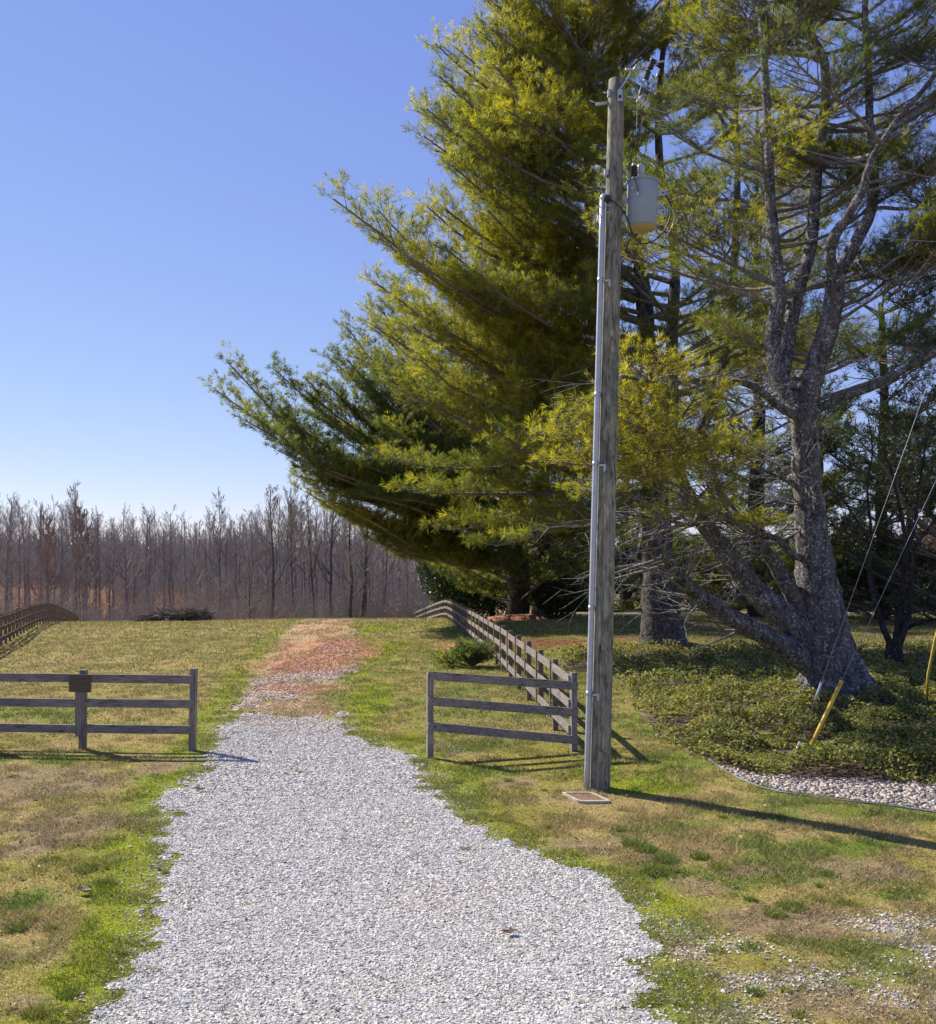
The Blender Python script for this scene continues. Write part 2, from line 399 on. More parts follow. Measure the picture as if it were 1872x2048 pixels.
for a in [(1650, 1690, 200, 20, .8), (1800, 1790, 120, 16, .8), (60, 1800, 90, 40, .7), (1500, 1640, 200, 22, .6), (30, 1930, 60, 40, .6)]: addp('green', *a)
for a in [(1640, 2010, 150, 40, 1), (1200, 1940, 20, 20, .0), (1500, 1930, 140, 24, .6), (1380, 1900, 60, 40, .6)]: addp('tan', *a)
DRY = np.array((.37, .28, .12)); OLV = np.array((.275, .245, .055)); GRN = np.array((.14, .19, .03)); MOSS = np.array((.23, .27, .015))
BRN = np.array((.285, .21, .125)); ORG = np.array((.50, .265, .155)); STR = np.array((.20, .085, .042)); TAN = np.array((.34, .25, .14))
def lerp(a, b, t): return a + (b - a) * t[..., None]
def gcol(x, y):
    x = np.asarray(x, float); y = np.asarray(y, float)
    n1 = fbm(x, y, 3.2, 1, 4); n2 = fbm(x, y, .6, 2, 4); n3 = fbm(x, y, .16, 9, 3)
    c = lerp(np.broadcast_to(OLV, x.shape + (3,)), np.broadcast_to(DRY, x.shape + (3,)), sstep(.38, .64, n1 * .55 + n2 * .45))
    c = lerp(c, GRN, sstep(.5, .68, fbm(x, y, 1.1, 21, 4)) * .75)
    # left field is drier, the verge by the right fence greener
    c = lerp(c, DRY, .7 * sstep(-2.6, -5, x) * sstep(18, 26, y) * (n2 * .9 + .2))
    c = lerp(c, np.array((.19, .205, .05)), .55 * sstep(-1.8, -.5, x) * (1 - sstep(3, 4.5, x)) * sstep(15, 19, y))
    l, r = edges(y)
    band = np.maximum(sstep(-1.1, -.3, x - l) * (x < l + .3), sstep(-.9, -.15, r - x) * (x > r - .3)) * (y < 66) * (1 - .5 * sstep(30, 60, y))
    c = lerp(c, MOSS, band * sstep(.3, .52, n1 * .3 + n2 * .4 + n3 * .3) * .9)
    trk = sstep(0, .5, np.minimum(x - l, r - x) + (n2 - .5) * 1.2) * sstep(17.5, 22, y) * (y < 75)
    c = lerp(c, np.array((.48, .315, .215)), trk * sstep(.25, .52, n2 * .55 + n3 * .45) * .9)
    for k, col in (('green', GRN), ('brown', BRN), ('tan', TAN), ('moss', MOSS), ('orange', ORG), ('straw', STR)):
        wv = patch(x, y, k)
        c = lerp(c, col, sstep(.35, .62, wv * .85 + (n2 - .5) * .55 + (n3 - .5) * .45) * (wv > .02) * .92)
    lm = loose_mask(x, y)
    c = lerp(c, np.array((.36, .30, .21)), np.clip(lm * 1.1, 0, .7) * (n3 * .6 + .6))
    # lawn further right is mixed towards a darker olive
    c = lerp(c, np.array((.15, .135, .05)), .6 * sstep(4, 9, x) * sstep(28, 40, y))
    # woods: leaf litter, then a pale field on the opposite slope
    wood = sstep(84, 100, y + (n1 - .5) * 16) * (1 - sstep(5, 25, x - (y - 90) * .05))
    c = lerp(c, np.array((.24, .15, .09)), wood)
    c = lerp(c, np.array((.40, .17, .06)), wood * sstep(165, 190, y) * (1 - sstep(272, 285, y)) * (1 - sstep(-75, -40, x + (y-200)*.2)) * sstep(.35, .6, n1) * .9)
    c = lerp(c, np.array((.30, .29, .10)), wood * sstep(272, 282, y) * (1 - sstep(325, 335, y)) * (1 - sstep(-118, -95, x + (y - 270) * .4)))
    c = c * (.86 + .28 * n3[..., None])
    return c

# ------------------------------------------------------------------ ground sheet
def axis(segs):
    out = [segs[0][0]]
    for a, b, s0, s1 in segs:
        n = max(1, int(abs(b - a) / ((s0 + s1) / 2)))
        t = np.linspace(0, 1, n + 1)[1:]
        st = s0 + (s1 - s0) * t; cs = np.cumsum(st); cs = cs / cs[-1]
        out += list(a + (b - a) * cs)
    return np.array(out)
xs = axis([(-1500, -200, 200, 40), (-200, -60, 20, 6), (-60, -12, 3, .2), (-12, 12, .07, .07), (12, 60, .2, 3), (60, 200, 6, 20), (200, 1500, 40, 200)])
ys = axis([(-40, 4, 4, .3), (4, 20, .07, .07), (20, 40, .08, .2), (40, 90, .25, 1.2), (90, 400, 1.5, 8), (400, 3000, 20, 300)])
def grid(xs, ys, zoff=0):
    X, Y = np.meshgrid(xs, ys); Z = zt(X, Y) + zoff
    v = np.stack([X, Y, Z], -1).reshape(-1, 3); n = len(xs)
    i = np.arange(len(ys) - 1)[:, None] * n + np.arange(n - 1)[None, :]
    return v, np.stack([i, i + 1, i + n + 1, i + n], -1).reshape(-1, 4), X, Y
v, q, X, Y = grid(xs, ys)
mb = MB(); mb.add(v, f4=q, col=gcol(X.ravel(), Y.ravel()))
tag(mb.build('ground', M_ground, smooth=True), kind='structure')

# gravel driveway: ragged sheet just above the ground
def sheet(xs, ys, maskf, zoff, thr=.5):
    v, q, X, Y = grid(xs, ys, zoff)
    cx = v[q][:, :, 0].mean(1); cy = v[q][:, :, 1].mean(1)
    q = q[maskf(cx, cy) > thr]
    u, inv = np.unique(q, return_inverse=True)
    return v[u], inv.reshape(-1, 4)
mb = MB()
def gtint(x, y):
    n = fbm(x, y, 1.4, 61, 4)
    c = lerp(np.broadcast_to(np.array((1., 1., 1.)), x.shape + (3,)), np.array((1.03, .94, .85)), sstep(.5, .75, n) * .4)
    wv = patch(x, y, 'orange'); c = lerp(c, np.array((1.0, .66, .49)), sstep(.3, .6, wv * .8 + (fbm(x, y, .3, 63, 3) - .5) * .6))
    wv = patch(x, y, 'tan'); c = lerp(c, np.array((.9, .7, .45)), sstep(.3, .7, wv) * .6)
    c = c * (1 - sstep(17, 22, y) * .9)[..., None] + np.array((1.0, .80, .68)) * (sstep(17, 22, y) * .9)[..., None] * c
    return c
off = 0
for (y0, y1, st) in ((4, 18, .06), (18, 40, .12), (40, 67, .3)):
    v, q = sheet(np.arange(-6, 7 if y0 > 5 else 8, st), np.arange(y0, y1 + st * .5, st), gravel_mask, .006)
    mb.add(v, f4=q, col=gtint(v[:, 0], v[:, 1]))
tag(mb.build('driveway', M_gsheet, smooth=True), kind='structure')

# loose gravel stones
def rocks(x, y, size, zoff, colf, flat=.7, nvar=1):
    n = len(x)
    cube = np.array([(-1, -1, -1), (1, -1, -1), (1, 1, -1), (-1, 1, -1), (-1, -1, 1), (1, -1, 1), (1, 1, 1), (-1, 1, 1)]) * .5
    f = np.array([(0, 3, 2, 1), (4, 5, 6, 7), (0, 1, 5, 4), (1, 2, 6, 5), (2, 3, 7, 6), (3, 0, 4, 7)])
    v = cube[None] * (1 + (rng.random((n, 8, 3)) - .5) * .6) * np.where(rng.random((n, 8, 1)) < .35, .72, 1.)
    v *= (size[:, None] * np.stack([.8 + .7 * rng.random(n), .6 + .5 * rng.random(n), flat * (.6 + .6 * rng.random(n))], 1))[:, None, :]
    # random rotation: about z, then a tilt
    a = rng.random(n) * 6.283; t = (rng.random(n) - .5) * .8; u = (rng.random(n) - .5) * .8
    def rot(v, a, i, j):
        c, s = np.cos(a)[:, None], np.sin(a)[:, None]; w_ = v.copy()
        w_[:, :, i] = v[:, :, i] * c - v[:, :, j] * s; w_[:, :, j] = v[:, :, i] * s + v[:, :, j] * c; return w_
    v = rot(v, t, 0, 2); v = rot(v, u, 1, 2); v = rot(v, a, 0, 1)
    v += np.stack([x, y, zt(x, y) + zoff + size * flat * .25], 1)[:, None, :]
    q = (f[None] + np.arange(n)[:, None, None] * 8).reshape(-1, 4)
    c = np.repeat(colf(n, x, y), 8, 0)
    return v.reshape(-1, 3), q, c
def scatter(x0, x1, y0, y1, dens, cone=True, margin=.06):
    n = int((x1 - x0) * (y1 - y0) * dens)
    x = x0 + rng.random(n) * (x1 - x0); y = y0 + rng.random(n) * (y1 - y0)
    if cone:
        k = (np.abs(x) < y * (.4945 + margin) + .3); x, y = x[k], y[k]
    return x, y
def stonecol(n, x, y):
    b = np.clip(.47 + .11 * rng.standard_normal(n), .18, .80)
    hue = rng.random(n)
    c = np.stack([b * (1 + .05 * (hue > .7)), b * .962, b * (.885 - .12 * (hue > .7) + .02 * (hue < .3))], 1)
    return c * gtint(x, y)
# ------------------------------------------------------------------ bed polygons
def gpoly(pts): return np.array([g(*p) for p in pts])
def inpoly(x, y, poly):
    r = np.zeros(x.shape, bool); j = len(poly) - 1
    for i in range(len(poly)):
        xi, yi = poly[i]; xj, yj = poly[j]
        if yi != yj:
            r ^= ((yi > y) != (yj > y)) & (x < (xj - xi) * (y - yi) / (yj - yi) + xi)
        j = i
    return r
IVY = gpoly([(1268, 1400), (1285, 1435), (1335, 1478), (1395, 1512), (1470, 1540), (1560, 1556), (1700, 1558), (1872, 1572), (2050, 1585), (2150, 1320), (1900, 1300), (1700, 1288), (1500, 1298), (1330, 1302), (1180, 1298), (1120, 1312), (1128, 1338), (1225, 1345)])
RIV = gpoly([(1432, 1530), (1500, 1545), (1600, 1555), (1872, 1566), (2060, 1575), (2060, 1650), (1872, 1622), (1700, 1600), (1560, 1582), (1480, 1558)])
def bedfree(x, y): return ~(inpoly(x, y, IVY) | inpoly(x, y, RIV))

mb = MB()
for y0, y1, d, s in ((5.5, 9, 5400, .0195), (9, 13, 3900, .021), (13, 20, 1700, .026), (20, 32, 420, .042), (32, 50, 90, .06)):
    x, y = scatter(-6, 7.5, y0, y1, d)
    k = (rng.random(len(x)) < np.maximum(gravel_mask(x, y) ** 1.5, loose_mask(x, y) * .55)) & bedfree(x, y); x, y = x[k], y[k]
    v, q, c = rocks(x, y, s * (.5 + .8 * rng.random(len(x))) * (.85 + .15 * (gravel_mask(x, y) > .4)), .002, stonecol, .6)
    mb.add(v, f4=q, col=c)
tag(mb.build('gravel', M_stone), 'loose pale grey crushed gravel covering the driveway', 'gravel', kind='stuff')

# ------------------------------------------------------------------ grass blades
def blades(mb, x, y, hgt, wid, col, lean=.6, zoff=0):
    n = len(x); a = rng.random(n) * 6.283; z = zt(x, y) + zoff
    b = rng.random(n) * 6.283; ln = lean * hgt * (.3 + rng.random(n))
    base = np.stack([x, y, z - .004], 1)
    dx = np.stack([np.cos(a), np.sin(a), 0 * a], 1) * wid[:, None] * .5
    tip = base + np.stack([np.cos(b) * ln, np.sin(b) * ln, hgt], 1)
    v = np.stack([base - dx, base + dx, tip], 1).reshape(-1, 3)
    mb.add(v, f3=np.arange(3 * n).reshape(n, 3), col=np.repeat(col, 3, 0))
mb = MB()
for y0, y1, d, hh, ww in ((5.5, 9, 6000, .033, .0065), (9, 13, 3900, .036, .009), (13, 18, 1900, .038, .012), (18, 28, 800, .044, .018), (28, 45, 260, .058, .03), (45, 70, 80, .075, .05)):
    x, y = scatter(-y1 * .7, y1 * .8, y0, y1, d, margin=.26)
    gm = gravel_mask(x, y)
    cl = fbm(x, y, .35, 51, 3); lush = fbm(x, y, 1.1, 21, 4)
    k = (rng.random(len(x)) < (1 - gm * .985) * (.6 + .8 * sstep(.4, .65, cl))) & bedfree(x, y); x, y, cl, lush, gm = x[k], y[k], cl[k], lush[k], gm[k]
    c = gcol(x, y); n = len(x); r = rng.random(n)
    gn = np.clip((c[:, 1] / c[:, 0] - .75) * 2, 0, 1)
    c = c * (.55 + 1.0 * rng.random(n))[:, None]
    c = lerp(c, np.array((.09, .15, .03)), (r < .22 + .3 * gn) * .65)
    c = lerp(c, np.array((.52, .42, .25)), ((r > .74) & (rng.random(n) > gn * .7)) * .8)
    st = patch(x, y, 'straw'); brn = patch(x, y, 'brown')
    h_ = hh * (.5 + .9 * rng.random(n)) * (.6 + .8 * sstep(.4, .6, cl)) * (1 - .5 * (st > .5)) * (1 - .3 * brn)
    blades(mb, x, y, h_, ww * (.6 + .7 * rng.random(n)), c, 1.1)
# coarse fescue clumps
cl = [(1330, 1720, 26, .14), (1290, 1700, 26, .13), (1260, 1690, 18, .12), (1310, 1745, 24, .12), (1400, 1715, 20, .1), (1440, 1735, 22, .09), (1580, 1815, 30, .1), (1550, 1830, 22, .09), (1660, 1750, 18, .07), (1240, 1660, 16, .08),
      (1500, 1800, 12, .07), (930, 1700, 10, .06), (170, 1740, 26, .08), (210, 1770, 20, .08), (30, 1860, 22, .1), (60, 1840, 16, .09), (140, 1990, 24, .07), (70, 2030, 26, .08), (600, 1545, 8, .05), (380, 1820, 5, .04), (650, 1550, 5, .03),
      (1700, 1900, 14, .04), (1560, 1880, 30, .05), (1500, 1895, 26, .05), (1620, 1885, 24, .05), (1430, 1900, 20, .05), (1240, 2020, 14, .04), (455, 1820, 8, .03), (100, 1720, 20, .05), (820, 1480, 7, .05), (490, 1345, 8, .07), (900, 1480, 8, .05)]
for _ in range(70):
    py_ = 1480 + 560 * random.random(); px_ = 1872 * random.random(); q0 = g(px_, py_)
    a0, b0_ = np.array([q0[0]]), np.array([q0[1]])
    if float(gravel_mask(a0, b0_)[0]) > (.4 if random.random() > .03 else 2) or not bedfree(a0, b0_)[0]: continue
    cl.append((px_, py_, 5 + 14 * random.random() ** 2, .03 + .05 * random.random() ** 2))
for px, py, rp, hh in cl:
    X0, D0 = g(px, py); R = rp * D0 / F; n = int(260 * (R / .12) ** 1.3) + 60
    a = rng.random(n) * 6.283; rr = R * np.sqrt(rng.random(n))
    x = X0 + rr * np.cos(a); y = D0 + rr * np.sin(a)
    c = (np.array((.13, .19, .032)) + (rng.random() ** 2) * np.array((.10, .06, .0)))[None] * (.6 + 1.0 * rng.random((n, 1))); c = lerp(c, np.array((.36, .29, .14)), (rng.random(n) < .12) * .8)
    blades(mb, x, y, hh * .75 * (.4 + .8 * rng.random(n)), np.full(n, .008), c, 1.2)
tag(mb.build('grass', M_blade), 'short winter lawn grass mixing dry tan and green blades', 'grass', kind='stuff')

# ------------------------------------------------------------------ river stones, edging, groundcover
M_river = m_col('river_stone', .6, .4)
x, y = scatter(3, 12, 11.5, 16, 1100, False)
k = inpoly(x, y, RIV); x, y = x[k], y[k]
def rivcol(n, x, y):
    b = np.clip(.29 + .12 * rng.standard_normal(n), .08, .62); w_ = rng.random(n)
    return np.stack([b * (1 + .1 * (w_ > .4)), b * .90, b * (.80 - .12 * (w_ > .6))], 1)
mb = MB(); v, q, c = rocks(x, y, .022 + .038 * rng.random(len(x)) ** 1.5, .0, rivcol, .6); mb.add(v, f4=q, col=c)
tag(mb.build('river_stones', M_river, smooth=True), 'cream and pink river pebbles bordering the planting bed', 'pebbles', kind='stuff')
ep = np.array([g(*p) for p in [(1418, 1520), (1445, 1540), (1480, 1559), (1520, 1575), (1560, 1585), (1620, 1594), (1700, 1604), (1800, 1615), (1900, 1630), (2060, 1655)]])
ept = np.interp(np.linspace(0, 9, 46), range(10), ep[:, 0]), np.interp(np.linspace(0, 9, 46), range(10), ep[:, 1])
mb = MB()
pts = np.stack([ept[0], ept[1], zt(*ept) + .012], 1)
mb.tube(pts, .014, 6)
for a, b in zip(pts[:-1], pts[1:]): mb.beam(a - (0, 0, .03), b - (0, 0, .03), .008, .06)
solo('lawn_edging', mb, m_plain('edging_plastic', (.16, .19, .17), .5, 0, .5, 3), tuple(pts[20]), 'thin curved edging strip between the lawn and the pebbles', 'edging', smooth=True)

def leaves(mb, pos, nrm_tilt, size, tint, aspect=.6, fold=.25):
    n = len(pos)
    a = rng.random(n) * 6.283; t = rng.random(n) * nrm_tilt
    b = rng.random(n) * 6.283
    nz = np.stack([np.sin(t) * np.cos(b), np.sin(t) * np.sin(b), np.cos(t)], 1)
    u = np.cross(nz, np.stack([np.cos(a), np.sin(a), 0 * a], 1)); u /= np.linalg.norm(u, axis=1, keepdims=True) + 1e-9
    w_ = np.cross(nz, u)
    s = size[:, None]
    A = pos - u * s * .5; B = pos + w_ * s * aspect * .5 + nz * s * fold * .3; D_ = pos - w_ * s * aspect * .5 + nz * s * fold * .3; E = pos + u * s * .5
    v = np.stack([A, B, E, D_], 1).reshape(-1, 3)
    i = np.arange(n)[:, None] * 4
    f = np.concatenate([i + np.array([[0, 1, 2]]), i + np.array([[0, 2, 3]])], 0)
    mb.add(v, f3=f, tint=np.repeat(tint, 4))
def ivyh(x, y):
    # height of the leaf layer, falling off to the border of the bed
    n = fbm(x, y, .9, 91, 3)
    return .05 + .44 * sstep(.3, .7, n) * (.6 + .4 * vnoise(x, y, .35, 99))
mb = MB()
for y0, y1, d, s in ((12, 17, 1700, .068), (17, 24, 900, .078), (24, 36, 300, .10)):
    x, y = scatter(1, 22, y0, y1, d, margin=.3)
    jx = x + (rng.random(len(x)) - .5) * .35; jy = y + (rng.random(len(x)) - .5) * .35
    k = inpoly(jx, jy, IVY) & (fbm(x, y, .55, 95, 3) > .31 - .05 * (y < 17)); x, y = x[k], y[k]; n = len(x)
    hh = ivyh(x, y) * (.25 + .75 * np.sqrt(rng.random(n)))
    pos = np.stack([x, y, zt(x, y) + hh], 1)
    leaves(mb, pos, 1.2, s * (.6 + .7 * rng.random(n)), np.clip(-.1 + 1.2 * rng.random(n) + (fbm(x, y, 1.5, 97) - .5) * .8, 0, 1))
M_ivy = m_leaf('vinca_leaf', (.055, .085, .02), (.17, .185, .045), (.39, .35, .13), trans=.38, rough=.6, spec=.25)
tag(mb.build('ground_cover', M_ivy), 'low leafy evergreen ground cover around the big pine', 'ground cover', kind='stuff')
# dark mulch sheet under the bed
mb = MB(); v, q = sheet(np.arange(1, 17, .15), np.arange(12, 36, .15), lambda a, b: inpoly(a, b, IVY) | inpoly(a, b, RIV), .005)
mb.add(v, f4=q)
tag(mb.build('mulch', m_plain('mulch_soil', (.09, .058, .036), .95, 0, .5, 14), smooth=True), kind='structure')

# fallen leaf crumbs, twigs and thatch on lawn and drive
mb = MB(); n = 5200
y = 6 + 24 * rng.random(n) ** 1.5; x = (rng.random(n) - .5) * 1.1 * y
keep = (rng.random(n) < .55 + .45 * (patch(x, y, 'brown') > .3) - .4 * (gravel_mask(x, y) > .3)); x, y = x[keep], y[keep]; n = len(x)
leaves(mb, np.stack([x, y, zt(x, y) + .018 + .012 * rng.random(n)], 1), .7, (.018 + .035 * rng.random(n) ** 2) * (.7 + y / 18), rng.random(n), .55, .5)
m = 900; y = 6 + 20 * rng.random(m) ** 1.3; x = (rng.random(m) - .5) * 1.1 * y; a = rng.random(m) * 6.28; L_ = .03 + .09 * rng.random(m) ** 2
p0 = np.stack([x, y, zt(x, y) + .015], 1); p1 = np.stack([x + L_ * np.cos(a), y + L_ * np.sin(a), zt(x, y) + .02], 1)
mb.tubes(np.stack([p0, p1], 1), np.full((m, 2), .0022), 3, tint=.3)
tag(mb.build('leaf_litter', m_leaf('dead_leaf_crumb', (.075, .045, .03), (.24, .14, .08), (.44, .34, .22), trans=.15)), 'crumbs of dead leaves and twigs scattered over the lawn', 'leaf litter', kind='stuff')

# ------------------------------------------------------------------ fences
POSTH = 1.37
RAILZ = (1.22, .80, .36)
def fence_line(name, label, path, spacing, side, closed_first=True, first_post=True, knob=None, rail_axis=1, battens=True, mats=None, pw=.10):
    mats = mats or M_wood
    """path: world xy polyline. side: +1 rails on the right of travel, -1 left"""
    path = np.array(path, float); seg = np.linalg.norm(np.diff(path, axis=0), axis=1); cum = np.concatenate([[0], np.cumsum(seg)])
    L = cum[-1]; n = int(round(L / spacing)); s = np.linspace(0, L, n + 1)
    px = np.interp(s, cum, path[:, 0]); py = np.interp(s, cum, path[:, 1]); pz = zt(px, py)
    t = thing(name, label, 'fence', (px[0], py[0], pz[0]))
    for i in range(n + 1):
        if i == 0 and not first_post: continue
        m = MB(); hgt = POSTH + (rng.random() - .4) * .05
        dx, dy = (px[min(i + 1, n)] - px[max(i - 1, 0)], py[min(i + 1, n)] - py[max(i - 1, 0)]); ang = math.atan2(dy, dx)
        m.box((px[i], py[i], pz[i] - .15 + (hgt + .15) / 2), (pw, .10, hgt + .15), ang)
        m.build('post', mats[2], t)
    off = .05 + .019
    for i in range(n):
        a = np.array((px[i], py[i])); b = np.array((px[i + 1], py[i + 1])); d = (b - a) / np.linalg.norm(b - a)
        nv = np.array((d[1], -d[0])) * side
        for rz in RAILZ:
            jit = (rng.random(2) - .5) * .02
            A = np.array((*(a + nv * off), pz[i] + rz + jit[0])); B = np.array((*(b + nv * off), pz[i + 1] + rz + jit[1]))
            e = .003 * (B - A) / np.linalg.norm(B - A)
            MB().beam(A + e, B - e, .038, .14).build('rail', mats[rail_axis], t)
        if battens:
            m = MB(); c = b + nv * (off + .019 + .0125)
            m.box((c[0], c[1], pz[i + 1] + .80), (.10, .022, 1.10), math.atan2(d[1], d[0]))
            m.build('batten', mats[2], t)
    return t
M_wood_br = [m_wood('fence_board_brown_' + n, i, (.07, .045, .03), (.24, .175, .13)) for i, n in enumerate(('across', 'along', 'upright'))]  # brown boards; tint also darkened for left-fence faces turned from the sun
# right-hand fence running away from the corner post
cxy = g(1147, 1502)
fence_line('plank_fence', 'long three-rail plank fence running from the corner post beyond the utility pole over the rise', [(cxy[0] + .0, cxy[1] + .0), (1.06, 28), (-1.44, 65), (-2.9, 75), (-5.2, 88)], 2.0, -1, first_post=False, mats=[M_wood[0], M_wood[1], M_wood_br[2]])
fence_line('plank_fence', 'curving three-rail plank fence at the far left edge of the field', [(-15.5, 28), (-19.7, 40), (-26.3, 57.6), (-30.5, 70), (-35.5, 86), (-38, 92)], 1.8, 1, mats=M_wood_br, pw=.13)
# front sections beside the drive
def front(name, label, P0, P1, posts, rail_side, batt=(), over=.06, rz0=None, rz1=None):
    t = thing(name, label, 'fence', (P0[0], P0[1], float(zt(*P0))))
    a = np.array(P0); b = np.array(P1); d = (b - a) / np.linalg.norm(b - a); nv = np.array((d[1], -d[0])) * rail_side
    ang = math.atan2(d[1], d[0])
    for s_, hgt, lean in posts:
        p = a + (b - a) * s_; z = float(zt(*p)); m = MB()
        m.beam((p[0], p[1], z - .15), (p[0] + lean, p[1], z + hgt), .10, .10, up=(-math.sin(ang), math.cos(ang), 0)); m.build('post', M_wood[2], t)
    za, zb = float(zt(*a)), float(zt(*b))
    for i in range(len(posts) - 1):
        s0, s1 = posts[i][0], posts[i + 1][0]
        p = a + (b - a) * s0; q_ = a + (b - a) * s1
        if i == 0: p = p - d * over
        if i == len(posts) - 2: q_ = q_ + d * over
        for k_, rz in enumerate(RAILZ):
            A = np.array((*(p + nv * .0695), za + (zb - za) * s0 + rz)); B = np.array((*(q_ + nv * .0695), za + (zb - za) * s1 + rz + (rng.random() - .5) * .02))
            if rz0: A[2] = rz0[k_]; B[2] = rz1[k_]
            e = .003 * (B - A) / np.linalg.norm(B - A)
            MB().beam(A + e, B - e, .038, .142).build('rail', M_wood[0], t)
    for s_ in batt:
        p = a + (b - a) * s_ + nv * (.0695 + .019 + .013); z = za + (zb - za) * s_
        m = MB(); m.box((p[0], p[1], z + .74), (.15, .024, 1.02), ang); m.build('batten', M_wood[2], t)
    return t, nv, d
pL = g(384, 1501); pL2 = g(165, 1498)
dirL = np.array(pL2) - np.array(pL); far = np.array(pL) + dirL * 3.0
tl, nvL, dL = front('plank_fence', 'grey three-rail fence section left of the drive carrying a square board', tuple(far), pL,
                    [(0, 1.36, 0), (1 / 3., 1.36, 0), (2 / 3., 1.36, .02), (1, 1.40, .035)], 1, (1 / 3., 2 / 3.), .05)
pG = g(860, 1516)
front('plank_fence', 'short grey three-rail fence panel between the drive and the utility pole', pG, tuple(cxy), [(0, 1.40, .0), (1, 1.34, .0)], 1, (), .055, (1.336, .923, .51), (1.08, .626, .16))
# board nailed on the second post
pb = np.array(g(165, 1498)); z0 = float(zt(*pb))
bd = MB(); c = pb + nvL * (.0695 + .019 + .026 + .012); M = None
bd.box((c[0] + .02, c[1], z0 + 1.145), (.385, .02, .30), math.atan2(dL[1], dL[0]))
solo('sign_board', bd, m_wood('plywood_dark', 0, (.06, .045, .035), (.15, .11, .085), False), (c[0], c[1], z0 + 1.0), 'square dark brown plywood board nailed to a post of the left fence', 'board')

